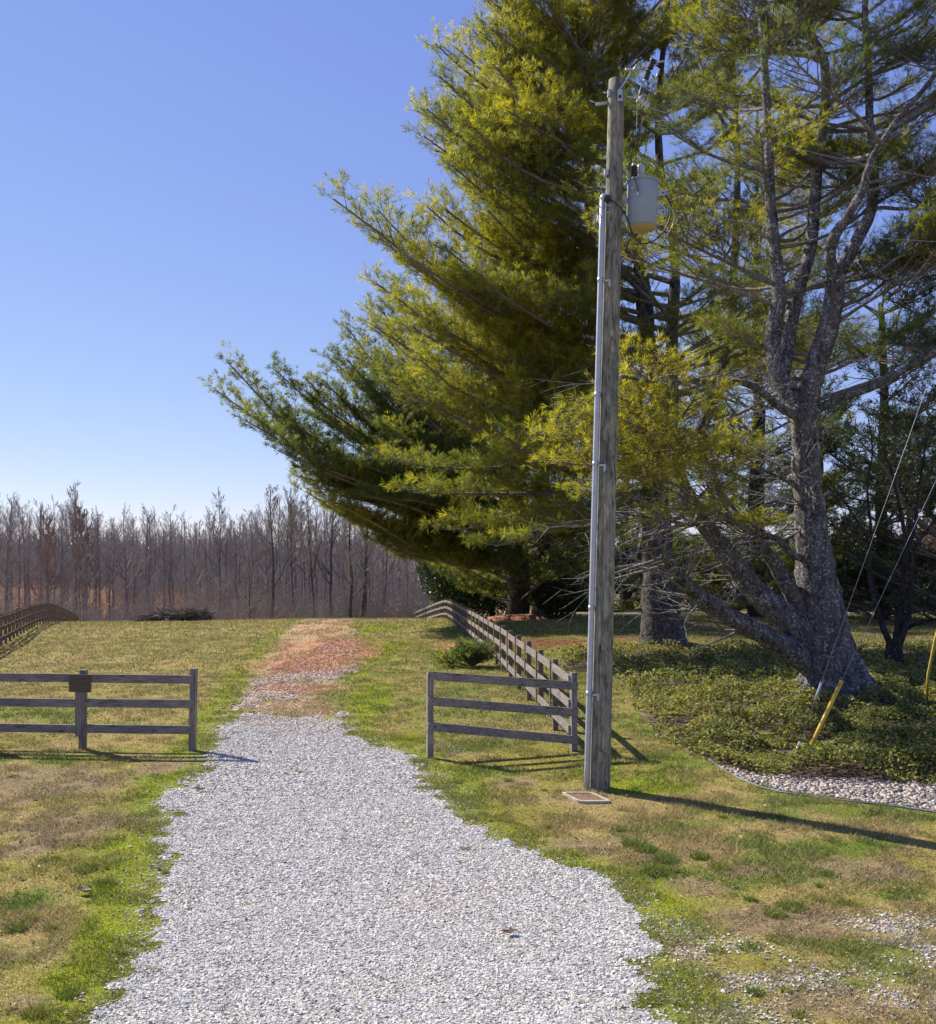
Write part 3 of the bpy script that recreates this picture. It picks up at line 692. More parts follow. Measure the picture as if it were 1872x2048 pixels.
# ------------------------------------------------------------------ pines
class Pine:
    def __init__(s): s.tr = MB(); s.br = MB(); s.tw = MB(); s.T = []; s.Dd = []; s.S = []; s.tin = []
    def stem(s, pts, r0, r1, sides=10, sub=4, mb=None):
        pts = np.array(pts, float); n = len(pts); t = np.linspace(0, n - 1, (n - 1) * sub + 1)
        # catmull-rom
        out = []
        for u in t:
            i = min(int(u), n - 2); f = u - i
            p0 = pts[max(i - 1, 0)]; p1 = pts[i]; p2 = pts[i + 1]; p3 = pts[min(i + 2, n - 1)]
            out.append(.5 * ((2 * p1) + (-p0 + p2) * f + (2 * p0 - 5 * p1 + 4 * p2 - p3) * f * f + (-p0 + 3 * p1 - 3 * p2 + p3) * f ** 3))
        out = np.array(out)
        if np.ndim(r0) > 0: R = np.interp(np.linspace(0, 1, len(out)), np.linspace(0, 1, len(r0)), r0)
        else: R = r0 + (r1 - r0) * np.linspace(0, 1, len(out)) ** .8
        (mb or s.tr).tubes(out[None], R[None], sides, cap=True, wob=.09)
        return out, R
    def limbs(s, st, d, L, r, fs=.3, up=.15, tw=.2, tsz=.2, dens=1.0, tint=0., l2k=.38, flat=.35, tspread=.2, droop=0., sec_n=15):
        """st (M,3) starts, d (M,3) unit directions, L (M) lengths"""
        st = np.atleast_2d(st).astype(float); d = np.atleast_2d(d).astype(float); M = len(st)
        L = np.broadcast_to(np.asarray(L, float), (M,)); r = np.broadcast_to(np.asarray(r, float), (M,)); up = np.broadcast_to(np.asarray(up, float), (M,))
        d = d / np.linalg.norm(d, axis=1, keepdims=True)
        K = 9; u = np.linspace(0, 1, K)
        wob = (rng.random((M, 3)) - .5) * .12
        Pt = st[:, None] + d[:, None] * (L[:, None] * u)[..., None]
        Pt[..., 2] += (L * up)[:, None] * u ** 2.2 - droop * L[:, None] * u * (1 - u)
        Pt += wob[:, None] * (L[:, None] * np.sin(u * 5.5))[..., None] * .5
        s.br.tubes(Pt, r[:, None] * (1 - .85 * u)[None] + .006, 5)
        s.spray(Pt, L, fs, dens, tsz, tint, l2k, flat, sec_n)
    def spray(s, Pt, L, fs, dens, tsz, tint, l2k, flat, sec_n):
        M, K, _ = Pt.shape
        # secondaries
        n2 = sec_n; uu = fs + (1 - fs) * (np.arange(n2) + rng.random((M, n2)) * .9) / n2; uu = np.clip(uu, 0, .985)
        ii = np.minimum((uu * (K - 1)).astype(int), K - 2); ff = uu * (K - 1) - ii
        ar = np.arange(M)[:, None]
        S2 = Pt[ar, ii] * (1 - ff)[..., None] + Pt[ar, ii + 1] * ff[..., None]
        T = Pt[ar, ii + 1] - Pt[ar, ii]; T /= np.linalg.norm(T, axis=2, keepdims=True) + 1e-9
        side = np.where((np.arange(n2) % 2)[None] > 0, 1., -1.) * np.ones((M, 1))
        hor = np.cross(T, (0, 0, 1)); hor /= np.linalg.norm(hor, axis=2, keepdims=True) + 1e-9
        D2 = T * .62 + hor * (side * (.55 + .4 * rng.random((M, n2))))[..., None] + (rng.random((M, n2, 3)) - .5) * .5 * flat * 2
        D2[..., 2] += .12; D2 /= np.linalg.norm(D2, axis=2, keepdims=True)
        L2 = L[:, None] * l2k * (1.12 - uu) / (1.12 - fs) * (.6 + .7 * rng.random((M, n2))) + .35
        L2 = np.minimum(L2, 3.2)
        S2 = S2.reshape(-1, 3); D2 = D2.reshape(-1, 3); L2 = L2.ravel()
        k5 = np.linspace(0, 1, 5)
        B = S2[:, None] + D2[:, None] * (L2[:, None] * k5)[..., None]; B[..., 2] += (L2 * .16)[:, None] * k5 ** 2
        s.tw.tubes(B, (.010 + .006 * L2)[:, None] * (1 - .8 * k5)[None], 3)
        # add limb tip as well
        tip0 = Pt[:, -3]; tl = Pt[:, -1] - Pt[:, -3]
        S3 = np.concatenate([S2, tip0]); V3 = np.concatenate([D2 * L2[:, None], tl]); 
        L3 = np.linalg.norm(V3, axis=1)
        # twigs
        nt_ = np.maximum(2, (L3 * 7.0 * dens).astype(int)); idx = np.repeat(np.arange(len(S3)), nt_)
        n = len(idx); u = .12 + .88 * rng.random(n) ** .8
        base = S3[idx] + V3[idx] * u[:, None]; base[:, 2] += L3[idx] * .16 * u ** 2
        dv = V3[idx] / (L3[idx][:, None] + 1e-9)
        sd = rng.standard_normal((n, 3)); sd[:, 2] = sd[:, 2] * flat + .28
        td = dv * .8 + sd * .75; td /= np.linalg.norm(td, axis=1, keepdims=True)
        tl = (.14 + .30 * rng.random(n)) * (1 if tsz > .12 else .8)
        tip = base + td * tl[:, None]
        s.tw.tubes(np.stack([base, tip], 1), np.stack([np.full(n, .007), np.full(n, .004)], 1), 3)
        s.T.append(tip); s.Dd.append(td); s.S.append(tsz * (.75 + .5 * rng.random(n)))
        cl = (rng.random(M)[:, None] * np.ones((M, n2))).ravel(); cl = np.concatenate([cl, rng.random(M)])
        s.tin.append(np.clip(.42 + tint + (cl[idx] - .5) * .55 + (rng.random(n) - .5) * .45, 0, 1))
        # a second tuft half way
        k = rng.random(n) < .55
        s.T.append((base + td * tl[:, None] * .45)[k]); s.Dd.append(td[k]); s.S.append(s.S[-1][k] * .85); s.tin.append(s.tin[-1][k] - .05)
    def finish(s, root, nn=9, nw=.016, mat=None, bark=None, limb=None):
        T = np.concatenate(s.T); D_ = np.concatenate(s.Dd); S = np.concatenate(s.S); ti = np.concatenate(s.tin); n = len(T)
        a = rng.standard_normal((n, nn, 3)) * .55
        d = D_[:, None] + a; d[..., 2] += .06; d /= np.linalg.norm(d, axis=2, keepdims=True)
        ln = S[:, None] * (.5 + .75 * rng.random((n, nn)))
        w_ = np.cross(d, rng.standard_normal((n, nn, 3))); w_ /= np.linalg.norm(w_, axis=2, keepdims=True)
        b = T[:, None]; wd = nw * (S / S.mean())[:, None, None]
        m_ = b + d * (ln * .62)[..., None]
        v = np.stack([np.broadcast_to(b, d.shape) , m_ - w_ * wd * .5, m_ + w_ * wd * .5 , b + d * ln[..., None]], 2)
        i = np.arange(n * nn)[:, None] * 4
        mb = MB(); mb.add(v.reshape(-1, 3), f4=i + np.array([[0, 1, 3, 2]]), tint=np.repeat(np.clip(ti, 0, 1), nn * 4))
        if s.tr.v: s.tr.build('trunk', bark or M_bark, root, smooth=True)
        s.br.build('branchwork', limb or M_bark_gray, root, smooth=True)
        s.tw.build('twigs', M_twig, root)
        mb.build('crown', mat or M_needle, root)
        print('pine tufts', n, 'quads', n * nn)

def pxs(lst, D0, D1=None):
    D1 = D0 if D1 is None else D1; n = len(lst)
    return [P(x, y, D0 + (D1 - D0) * i / max(1, n - 1)) for i, (x, y) in enumerate(lst)]

# ---- pine B: middle trunk behind the pole, long limbs to the left
bx, by = g(1325, 1285); bz = float(zt(bx, by))
rB = thing('pine_tree', 'tall many-stemmed pine standing right behind the utility pole', 'pine tree', (bx, by, bz), 'large pines')
B = Pine()
B.stem([(bx, by, bz - .3), (bx - .02, by, bz + .3), (bx - .1, by, bz + 1.8), P(1318, 1150, by), P(1312, 1060, by), P(1310, 960, by)], [1.15, .85, .70, .62, .58, .52], 0, 16)
sB = []
for lst, r in ((pxs([(1310, 970), (1315, 850), (1312, 740), (1288, 640), (1278, 540), (1268, 430), (1262, 330), (1258, 220), (1250, 130), (1262, 0), (1270, -150), (1275, -330)], 39, 38), .34),
               (pxs([(1312, 965), (1340, 850), (1342, 740), (1345, 640), (1350, 540), (1342, 430), (1320, 330), (1318, 200), (1330, 60), (1345, -100), (1350, -280)], 39, 39.5), .36),
               (pxs([(1308, 965), (1290, 870), (1240, 760), (1200, 620), (1180, 480), (1175, 330), (1165, 260), (1150, 130), (1145, 0), (1150, -160)], 39, 41), .3),
               (pxs([(1300, 700), (1300, 600), (1260, 430), (1230, 330), (1200, 240), (1170, 130), (1155, 60)], 39, 37), .14),
               (pxs([(1312, 980), (1400, 860), (1455, 700), (1470, 500), (1475, 300), (1465, 100), (1470, -100)], 39, 43), .3)):
    sB.append(B.stem(lst, r, .06))
# hero limbs: tip pixel, depth of tip, start pixel
def hero(tree, start, tips, r=.16, **k):
    for (px, py, D) in tips:
        e = P(px, py, D); v = e - start; L = np.linalg.norm(v); up = k.get('up', .18)
        d = v - np.array((0, 0, up * L)); 
        kk = dict(k); kk['up'] = up
        tree.limbs(start[None], d[None], np.linalg.norm(d), r, **kk)
hb = dict(tsz=.27, l2k=.30, sec_n=32, dens=1.1, fs=.25)
for (sx, sy, tx, ty, td, ti) in [(1290, 790, 655, 398, 34, .10), (1290, 820, 765, 400, 35, .2), (1270, 640, 860, 400, 36, .25), (1260, 500, 850, 215, 36, .1), (1260, 420, 885, 150, 36.5, .05), (1250, 300, 960, 60, 37, .2),
                                 (1255, 220, 985, -20, 38, .2), (1265, 560, 900, 320, 35, .2), (1280, 700, 880, 480, 34, .3), (1290, 860, 740, 560, 35, .1), (1280, 760, 770, 470, 36, .15), (1285, 800, 800, 600, 34, .25), (1290, 840, 830, 660, 33, .25), (1270, 600, 880, 400, 36, .2), (1290, 880, 760, 740, 35, .05), (1260, 420, 920, 240, 36, .2), (1280, 680, 900, 560, 33, .3), (1250, 260, 990, 60, 36, .2), (1290, 900, 735, 640, 36, .1), (1300, 930, 700, 715, 36, -.05), (1300, 760, 820, 520, 33, .35),
                                 (1260, 360, 980, 120, 34, .3), (1262, 300, 1010, 230, 33, .35), (1290, 700, 960, 560, 32, .3), (1300, 940, 800, 790, 33, 0), (1300, 900, 850, 700, 32, .1), (1260, 180, 1010, -60, 37, .1), (1262, 440, 960, 250, 33, .35), (1180, 300, 900, 330, 40, .0),
                                 (1300, 985, 830, 985, 32, .25), (1300, 1000, 900, 1060, 31, .3), (1300, 960, 790, 905, 34, .15), (1300, 1000, 1000, 1090, 30, .15), (1300, 940, 1010, 880, 30, .25)]:
    hero(B, P(sx, sy, 39), [(tx, ty, td)], .15, up=.22 if ty < 900 else .02, tint=ti, **hb)
def fill(tree, stems, n, Lr, u0=.15, tint=0., azr=(0, 6.283), **k):
    st, dd, LL = [], [], []
    for _ in range(n):
        pts, R = stems[rng.integers(len(stems))]
        u = u0 + (1 - u0) * rng.random(); i = int(u * (len(pts) - 1)); p = pts[i]
        az = azr[0] + rng.random() * (azr[1] - azr[0]); el = .05 + .5 * u + (rng.random() - .5) * .3
        st.append(p); dd.append((math.cos(az) * math.cos(el), math.sin(az) * math.cos(el), math.sin(el))); LL.append((Lr[0] + (Lr[1] - Lr[0]) * rng.random()) * (1.15 - .55 * u))
    st = np.array(st); dd = np.array(dd); LL = np.array(LL)
    h_ = len(st) // 3 + 1
    for a in range(0, len(st), h_):
        tree.limbs(st[a:a + h_], dd[a:a + h_], LL[a:a + h_], (.03 + .012 * LL[a:a + h_]) * getattr(tree, 'rk', 1.), tint=tint, **k)
fill(B, [sB[0], sB[1], sB[4]], 34, (4.0, 7.0), .15, .1, azr=(-1.3, 1.2), tsz=.25, l2k=.38, sec_n=16, dens=1.0, flat=.25)
fill(B, [sB[2], sB[3]], 22, (3.0, 5.2), .5, .2, azr=(-1.7, 1.5), tsz=.25, l2k=.38, sec_n=15, dens=1.0, flat=.25)
fill(B, sB, 24, (4.5, 7.5), .12, .2, azr=(-.5, 1.5), tsz=.25, l2k=.38, sec_n=16, dens=.95, flat=.22)
fill(B, sB, 34, (4.5, 7.5), .12, .25, azr=(3.0, 4.25), tsz=.25, l2k=.38, sec_n=16, dens=.95, flat=.22)
fill(B, sB[:3], 50, (5.5, 9.5), .08, .3, azr=(2.6, 4.15), tsz=.25, l2k=.36, sec_n=20, dens=1.2, flat=.2)
B.finish(rB, 17, .0135, bark=M_bark_mid)

# ---- pines C: two dark trunks at the back left, low limbs reaching over the field
def backpine(px, D, label, r, heroes, nfill, tint=-.1, hgt=24, width=(5, 8), u0=.15, nn=14, nw=.022, tsz=.32, mat=None):
    X = (px - CX) * D / F; z = float(zt(X, D))
    t = thing('pine_tree', label, 'pine tree', (X, D, z), 'large pines'); T = Pine()
    st = T.stem([(X, D, z - .3), (X, D, z + .3), (X + .1, D, z + 2.5), (X - .1, D, z + 7), (X + .1, D, z + 13), (X - .1, D, z + 19), (X, D, z + hgt)], [r * 1.35, r * 1.1, r, r * .85, r * .6, r * .35, r * .1], 0, 12)
    for (sz, tx, ty, td, ti, up) in heroes:
        s0 = np.array((X, D, z + sz)); e = P(tx, ty, td); v = e - s0; L = np.linalg.norm(v)
        d = v - np.array((0, 0, up * L)); T.limbs(s0[None], d[None], np.linalg.norm(d), .2, up=up, tint=ti, droop=.3 if sz < 4.3 else 0., tsz=tsz * .9, l2k=.30, sec_n=44, fs=.22, dens=1.15)
    fill(T, [st], nfill, width, u0, tint, tsz=tsz, l2k=.36, sec_n=16, dens=.6)
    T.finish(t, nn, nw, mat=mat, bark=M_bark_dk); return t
backpine(1035, 62, 'dark broad pine whose lowest limbs reach out left over the field', .72,
         [(5.5, 452, 672, 54, -.05, .42), (5.0, 428, 772, 53, -.08, .26), (5.2, 560, 735, 55, 0, .2), (5.0, 600, 900, 52, -.15, .02), (6.0, 650, 745, 54, 0, .16), (4.6, 590, 960, 54, -.2, -.02), (7.5, 690, 700, 54, -.1, .2), (5.5, 520, 830, 52, -.05, .16),
          (5, 680, 990, 55, -.12, -.08), (4.4, 640, 985, 54, -.15, -.05), (4.2, 700, 1025, 55, -.2, -.1), (3.9, 610, 975, 54, -.1, -.02), (3.7, 690, 1040, 55, -.15, -.05), (3.6, 755, 1075, 55, -.15, -.05), (3.9, 650, 1010, 52, -.1, -.02), (8, 700, 640, 56, 0, .18), (8.5, 745, 600, 55, .05, .2), (7, 655, 715, 56, -.05, .15), (7.5, 720, 750, 54, 0, .12), (6.5, 610, 770, 55, -.05, .15), (9.5, 790, 560, 54, .1, .2), (6.8, 780, 860, 50, .05, .05), (4.6, 650, 940, 51, -.1, -.02), (4.6, 740, 1000, 50, -.1, -.06), (5, 560, 900, 50, -.1, .04), (5, 500, 845, 51, -.1, .12), (6, 620, 830, 57, -.1, .1), (7, 720, 820, 54, 0, .1), (5, 720, 940, 50, -.05, .0), (5.6, 800, 1010, 50, -.2, -.05), (9, 760, 640, 55, 0, .2), (8, 800, 760, 52, .05, .15)], 60, -.08, 20, (5, 8.5), .24)
backpine(1085, 67, 'dark pine close behind the broad one with the low limbs', .7, [(6, 960, 1060, 57, 0, -.02), (6, 1050, 1080, 56, 0, -.04), (6, 900, 1020, 57, .1, 0), (5.5, 1100, 1060, 56, .1, 0)], 56, -.05, 22, (5.5, 9), .26)
# ---- dark pines further back at the right
backpine(1515, 60, 'tall pine whose dark trunk shows between the leaning limbs of the big right pine', .62, [], 120, .0, 33, (5, 8.5), .2, 8, .034, .32)
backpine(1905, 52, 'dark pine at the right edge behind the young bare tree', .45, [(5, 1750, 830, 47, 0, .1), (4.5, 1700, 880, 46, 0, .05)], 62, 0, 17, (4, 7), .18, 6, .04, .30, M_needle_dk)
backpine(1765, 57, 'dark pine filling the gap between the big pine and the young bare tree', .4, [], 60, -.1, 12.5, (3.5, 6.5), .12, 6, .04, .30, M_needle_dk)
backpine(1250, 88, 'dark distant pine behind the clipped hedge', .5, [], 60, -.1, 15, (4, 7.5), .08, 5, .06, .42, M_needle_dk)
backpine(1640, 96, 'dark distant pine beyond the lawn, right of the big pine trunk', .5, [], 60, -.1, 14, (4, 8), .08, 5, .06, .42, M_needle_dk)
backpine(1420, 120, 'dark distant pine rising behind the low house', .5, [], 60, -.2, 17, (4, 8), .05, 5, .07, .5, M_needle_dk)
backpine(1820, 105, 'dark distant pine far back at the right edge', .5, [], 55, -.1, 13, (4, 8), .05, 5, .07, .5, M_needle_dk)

# ---- pine A: the big pine at the right
ax, ay = g(1668, 1392); az_ = float(zt(ax, ay)); DA = ay
rA = thing('pine_tree', 'huge multi-stemmed pine with lichen-grey trunk rising from the ground cover', 'pine tree', (ax, ay, az_), 'large pines')
A = Pine()
A.stem([(ax + .12, ay, az_ - .4), (ax + .05, ay, az_ + .12), P(1662, 1340, DA), P(1648, 1270, DA), P(1638, 1200, DA), P(1630, 1130, DA), P(1622, 1060, DA), P(1614, 960, DA), P(1610, 880, DA), P(1606, 810, DA)],
       [1.15, .86, .66, .56, .50, .42, .345, .30, .29, .31], 0, 22, 5)
# root flares
for a in np.linspace(0, 6.283, 8)[:-1]:
    L = .9 + .5 * rng.random(); c_ = np.array((ax + .05, ay, az_)); dv = np.array((math.cos(a), math.sin(a), 0))
    A.stem([c_ + dv * .35 + (0, 0, .75), c_ + dv * .65 + (0, 0, .3), c_ + dv * (L + .1) + (0, 0, -.0), c_ + dv * (L + .5) + (0, 0, -.15)], .28, .08, 8)
D = DA
s1 = A.stem(pxs([(1608, 850), (1590, 805), (1562, 760), (1546, 710), (1548, 650), (1557, 600), (1554, 540), (1548, 480), (1541, 400), (1536, 280), (1530, 150), (1522, 20), (1515, -140), (1510, -300)], D, D + .8), .25, .05, 12)
s2 = A.stem(pxs([(1608, 850), (1618, 790), (1632, 730), (1655, 660), (1668, 600), (1673, 545)], D, D - .3), .26, .2, 12)
s2a = A.stem(pxs([(1673, 560), (1660, 522), (1665, 480), (1691, 440), (1722, 385), (1745, 316), (1768, 280), (1797, 235), (1862, 160), (1920, 60)], D - .3, D - 1.5), .15, .04, 10)
s2b = A.stem(pxs([(1673, 560), (1685, 530), (1714, 480), (1739, 430), (1747, 380), (1749, 320), (1739, 237), (1738, 150), (1730, 30), (1735, -120), (1730, -280)], D - .3, D + 1), .17, .05, 10)
s3 = A.stem(pxs([(1562, 760), (1580, 650), (1601, 560), (1620, 500), (1628, 411), (1637, 316), (1651, 211), (1650, 130), (1636, 95), (1618, 60), (1600, 0), (1585, -120), (1580, -280)], D + .4, D + 2), .19, .05, 12)
l2 = A.stem(pxs([(1636, 1300), (1595, 1260), (1540, 1210), (1500, 1170), (1455, 1110), (1415, 1060), (1385, 1010), (1362, 960), (1350, 900), (1345, 840), (1350, 770)], D, 19.5), [.42, .34, .28, .24, .21, .19, .17, .15, .12, .09, .05], 0, 12)
l3 = A.stem(pxs([(1636, 1270), (1602, 1220), (1575, 1170), (1545, 1120), (1512, 1085), (1490, 1050), (1455, 1010), (1430, 960), (1420, 900)], D, 20.5), [.3, .22, .19, .16, .14, .12, .1, .08, .05], 0, 10)
l1 = A.stem(pxs([(1645, 1350), (1590, 1305), (1540, 1278), (1490, 1250), (1440, 1222), (1400, 1195), (1372, 1168), (1345, 1135), (1322, 1112)], D, 18.5), [.36, .27, .23, .21, .19, .17, .14, .10, .03], 0, 12)
lr = A.stem(pxs([(1620, 830), (1655, 808), (1700, 790), (1760, 768), (1800, 745), (1840, 722), (1890, 690), (1960, 640)], D, D - 2), .12, .05, 8)
ll = A.stem(pxs([(1600, 835), (1560, 815), (1520, 782), (1470, 762), (1400, 762), (1330, 765), (1240, 752)], D, D - 3.5), .11, .03, 8)
lo = A.stem(pxs([(1612, 1115), (1585, 1110), (1560, 1080), (1530, 1070), (1490, 1060), (1450, 1030), (1400, 1010)], D, D - 2.5), .10, .02, 8)
lp = A.stem(pxs([(1605, 980), (1570, 960), (1540, 945), (1510, 930), (1480, 900)], D, D - 1.5), .05, .015, 6)
lq = A.stem(pxs([(1400, 1010), (1385, 1050), (1350, 1045), (1300, 1035), (1230, 1025)], 20, 18), .06, .015, 6)
lt = A.stem(pxs([(1738, 420), (1765, 415), (1800, 418), (1840, 416), (1880, 410)], D, D - .5), .05, .03, 6)
lu = A.stem(pxs([(1715, 520), (1740, 545), (1780, 560), (1820, 575)], D, D - 1), .05, .02, 6)
# dead bare twigs off the low limbs
def dead(tree, stems, n, Lr, az=(2.2, 4.6), rr=.022):
    st, dd, LL = [], [], []
    for _ in range(n):
        pts, R = stems[rng.integers(len(stems))]; i = int((.25 + .75 * rng.random()) * (len(pts) - 1))
        a = az[0] + rng.random() * (az[1] - az[0]); e = (rng.random() - .35) * .9
        st.append(pts[i]); dd.append((math.cos(a) * math.cos(e), math.sin(a) * math.cos(e), math.sin(e))); LL.append(Lr[0] + (Lr[1] - Lr[0]) * rng.random())
    st = np.array(st); dd = np.array(dd); LL = np.array(LL); K = 7; u = np.linspace(0, 1, K); M = len(st)
    Pt = st[:, None] + dd[:, None] * (LL[:, None] * u)[..., None] + np.cumsum((rng.random((M, K, 3)) - .5) * .12, 1) * LL[:, None, None] * .5 * (u > 0)[None, :, None]
    tree.br.tubes(Pt, rr * (1.1 - u)[None] * np.ones((M, 1)), 4)
    for rep in range(4):
        i = rng.integers(2, K - 1, M); s_ = Pt[np.arange(M), i]; d2 = dd * .7 + (rng.random((M, 3)) - .5) * 1.3; l2_ = LL * (.2 + .25 * rng.random(M))
        k4 = np.linspace(0, 1, 4); Q = s_[:, None] + d2[:, None] * (l2_[:, None] * k4)[..., None] + np.cumsum((rng.random((M, 4, 3)) - .5) * .1, 1) * l2_[:, None, None]
        Q[:, 0] = s_
        tree.br.tubes(Q, rr * .45 * (1.1 - k4)[None] * np.ones((M, 1)), 3)
        m2 = Q[:, 2]; e2 = m2 + ((rng.random((M, 3)) - .5) * 1.2 + dd * .5) * l2_[:, None] * .6
        tree.br.tubes(np.stack([m2, e2], 1), np.tile([rr * .3, rr * .12], (M, 1)), 3)
dead(A, [l1], 24, (1.0, 2.8), rr=.032); dead(A, [l2, l3, lo, lq], 80, (.8, 2.4), rr=.024); dead(A, [ll, lp, lr], 46, (.6, 2.0), (0, 6.28), .018)
tk = np.array([P(1612, 700 + 400 * i / 9., D) for i in range(10)])
dead(A, [(tk, 0)], 40, (1, 2.6), (2.0, 4.8), .022)
dead(A, [s1, s2, s3, s2b], 44, (.8, 2.2), (0, 6.28), .018)
ka = dict(tsz=.16, l2k=.42, sec_n=15, dens=1.4, fs=.34, flat=.25)
# foliage on the upper stems
A.rk = .62
fill(A, [s1, s3], 42, (2.8, 5.2), .35, .0, azr=(-.5, 3.7), **ka)
fill(A, [s1, s3], 9, (2.4, 4.0), .6, .15, azr=(3.4, 4.4), **ka)
fill(A, [s2a, s2b], 34, (2.4, 4.6), .42, -.05, azr=(-.6, 3.7), **ka)
fill(A, [lr, lu], 13, (1.6, 2.8), .45, -.1, azr=(-1.4, 1.4), **ka)
fill(A, [s1, s2], 14, (2.8, 4.4), .15, -.1, azr=(-.3, 3.4), **ka)
fill(A, [lt], 5, (1.0, 1.8), .75, -.1, **ka)
# yellow clump hanging to the left of the leaning limb, partly in front of the pole's background
for (sx, sy, sD, tx, ty, tD, ti) in [(1350, 840, 19.5, 1240, 790, 18.5, .5), (1350, 860, 19.5, 1110, 880, 18.2, .5), (1355, 900, 19.7, 1215, 900, 18, .45), (1360, 930, 20, 1120, 930, 18, .4), (1350, 820, 19.5, 1300, 740, 18.6, .5), (1345, 850, 19.5, 1390, 800, 18.5, .3),
                                     (1350, 880, 19.6, 1290, 960, 18, .4), (1362, 950, 19.8, 1180, 980, 18.3, .3), (1350, 800, 19.5, 1250, 720, 19, .45), (1350, 860, 19.5, 1270, 850, 17.8, .5), (1385, 1000, 20, 1430, 960, 18.8, .1), (1420, 920, 20.5, 1500, 900, 19.4, .1),
                                     (1455, 1010, 20.5, 1520, 1060, 19.4, .15), (1400, 1010, 19.5, 1340, 1040, 18.2, .05), (1430, 960, 20.5, 1400, 880, 19.2, .25), (1240, 752, 18.5, 1150, 860, 18, .4)]:
    s0 = P(sx, sy, sD); e = P(tx, ty, tD); v = e - s0; L = np.linalg.norm(v)
    A.limbs(s0[None], (v - np.array((0, 0, .1 * L)))[None], L, .035, up=.1, tint=ti, tsz=.15, l2k=.45, sec_n=18, dens=1.4, fs=.15)
A.finish(rA, 19, .0068)

# ------------------------------------------------------------------ bare trees
M_bare_dk = m_bark('bare_bark_dark', (.06, .05, .045), (.19, .165, .15), .1)
M_bare = m_bark('bare_bark', (.12, .10, .09), (.38, .33, .29), .15, 1.0)
M_bare_tw = m_plain('bare_twig', (.34, .30, .255), .9, 0, .3, 2)
M_bare_red = m_plain('budding_twig', (.30, .215, .17), .9, 0, .3, 2)
def bare_meshes(h, spread, forks, seed, dens=1.0, low=.35, tr=.014, r0=None, lean=0.):
    """trunk and crown meshes of a bare tree standing at the origin"""
    global rng
    keep = rng; rng = np.random.default_rng(seed)
    tr_mb, cr = MB(), MB()
    n = 9; u = np.linspace(0, 1, n); K = 6; k6 = np.linspace(0, 1, K)
    path = np.stack([np.cumsum((rng.random(n) - .5) * h * .016) + lean * h * u, np.cumsum((rng.random(n) - .5) * h * .016), h * .97 * u - .3], 1)
    r0 = r0 or h * .011
    tr_mb.tubes(path[None], (r0 * (1.08 - u) ** .9 + .012)[None], 7)
    def child(Pt, L, nc, u0, ang, lk, rk, mb, sides, mk, upb=.35):
        M, K0, _ = Pt.shape
        uu = u0 + (1 - u0) * (np.arange(nc)[None] + rng.random((M, nc))) / nc
        ii = np.minimum((uu * (K0 - 1)).astype(int), K0 - 2); ff = uu * (K0 - 1) - ii; ar = np.arange(M)[:, None]
        S = Pt[ar, ii] * (1 - ff)[..., None] + Pt[ar, ii + 1] * ff[..., None]
        T = Pt[ar, ii + 1] - Pt[ar, ii]; T /= np.linalg.norm(T, axis=2, keepdims=True) + 1e-9
        r = rng.standard_normal((M, nc, 3)); r -= (r * T).sum(2, keepdims=True) * T; r /= np.linalg.norm(r, axis=2, keepdims=True)
        a = ang * (.7 + .6 * rng.random((M, nc)))[..., None]
        D_ = T * np.cos(a) + r * np.sin(a); D_[..., 2] += upb * .5; D_ /= np.linalg.norm(D_, axis=2, keepdims=True)
        LL = L[:, None] * lk * (1.15 - uu) / (1.15 - u0) * (.6 + .7 * rng.random((M, nc)))
        S = S.reshape(-1, 3); D_ = D_.reshape(-1, 3); LL = LL.ravel()
        Q = S[:, None] + D_[:, None] * (LL[:, None] * k6)[..., None]; Q[..., 2] += (LL * upb * .5)[:, None] * k6 ** 2
        Q += np.cumsum((rng.random((len(S), K, 3)) - .5) * .10, 1) * LL[:, None, None] * (k6 > 0)[None, :, None]
        mb.tubes(Q, np.maximum(rk * LL[:, None] * (1.05 - k6)[None], mk), sides)
        return Q, LL
    Q1, L1 = child(path[None], np.array([h * spread]), forks, low, .75, 1.0, .015, tr_mb, 5, .014, .45)
    Q2, L2 = child(Q1, L1, max(3, int(7 * dens)), .2, .6, .5, .012, cr, 3, tr * .9)
    Q2b, L2b = child(path[None][:, 5:], np.array([h * .16]), 14, .1, .5, 1.0, .012, cr, 3, tr)
    Q3, L3 = child(Q2, L2, max(3, int(6 * dens)), .15, .6, .5, .01, cr, 3, tr * .7)
    Q4, L4 = child(Q3[::2], L3[::2] + .2, 3, .2, .6, .55, .01, cr, 3, tr * .55)
    child(Q2b, L2b, 5, .2, .6, .5, .01, cr, 3, tr * .7)
    rng = keep
    return tr_mb, cr
def mk_bare(label, loc, args, group=None, mt=None, mc=None, name='bare_tree'):
    t = thing(name, label, 'tree', (0, 0, 0), group)
    a, b = bare_meshes(**args); a.build('trunk', mt or M_bare, t, smooth=True); b.build('crown', mc or M_bare_tw, t)
    t.location = loc; return t
def dup(root, loc, rz, sc, label=None):
    r_ = root.copy(); C.objects.link(r_); r_.location = loc; r_.rotation_euler = (0, 0, rz); r_.scale = (sc[0], sc[0], sc[1])
    if label: r_['label'] = label
    for ch in list(root.children):
        c_ = ch.copy(); C.objects.link(c_); c_.parent = r_
    return r_
W1 = 'slender bare tree standing in the dense winter wood behind the field'
WG = 'bare trees of the wood beyond the field'
protos = []
for i in range(9):
    h_ = 17 + 5 * random.random()
    protos.append((h_, mk_bare(W1, (0, 0, 0), dict(h=h_, spread=.21 + .12 * random.random(), forks=random.randint(11, 17), seed=100 + i, dens=1.0, low=.38 + .16 * random.random(), tr=.011, r0=.16 + .08 * random.random()), WG)))
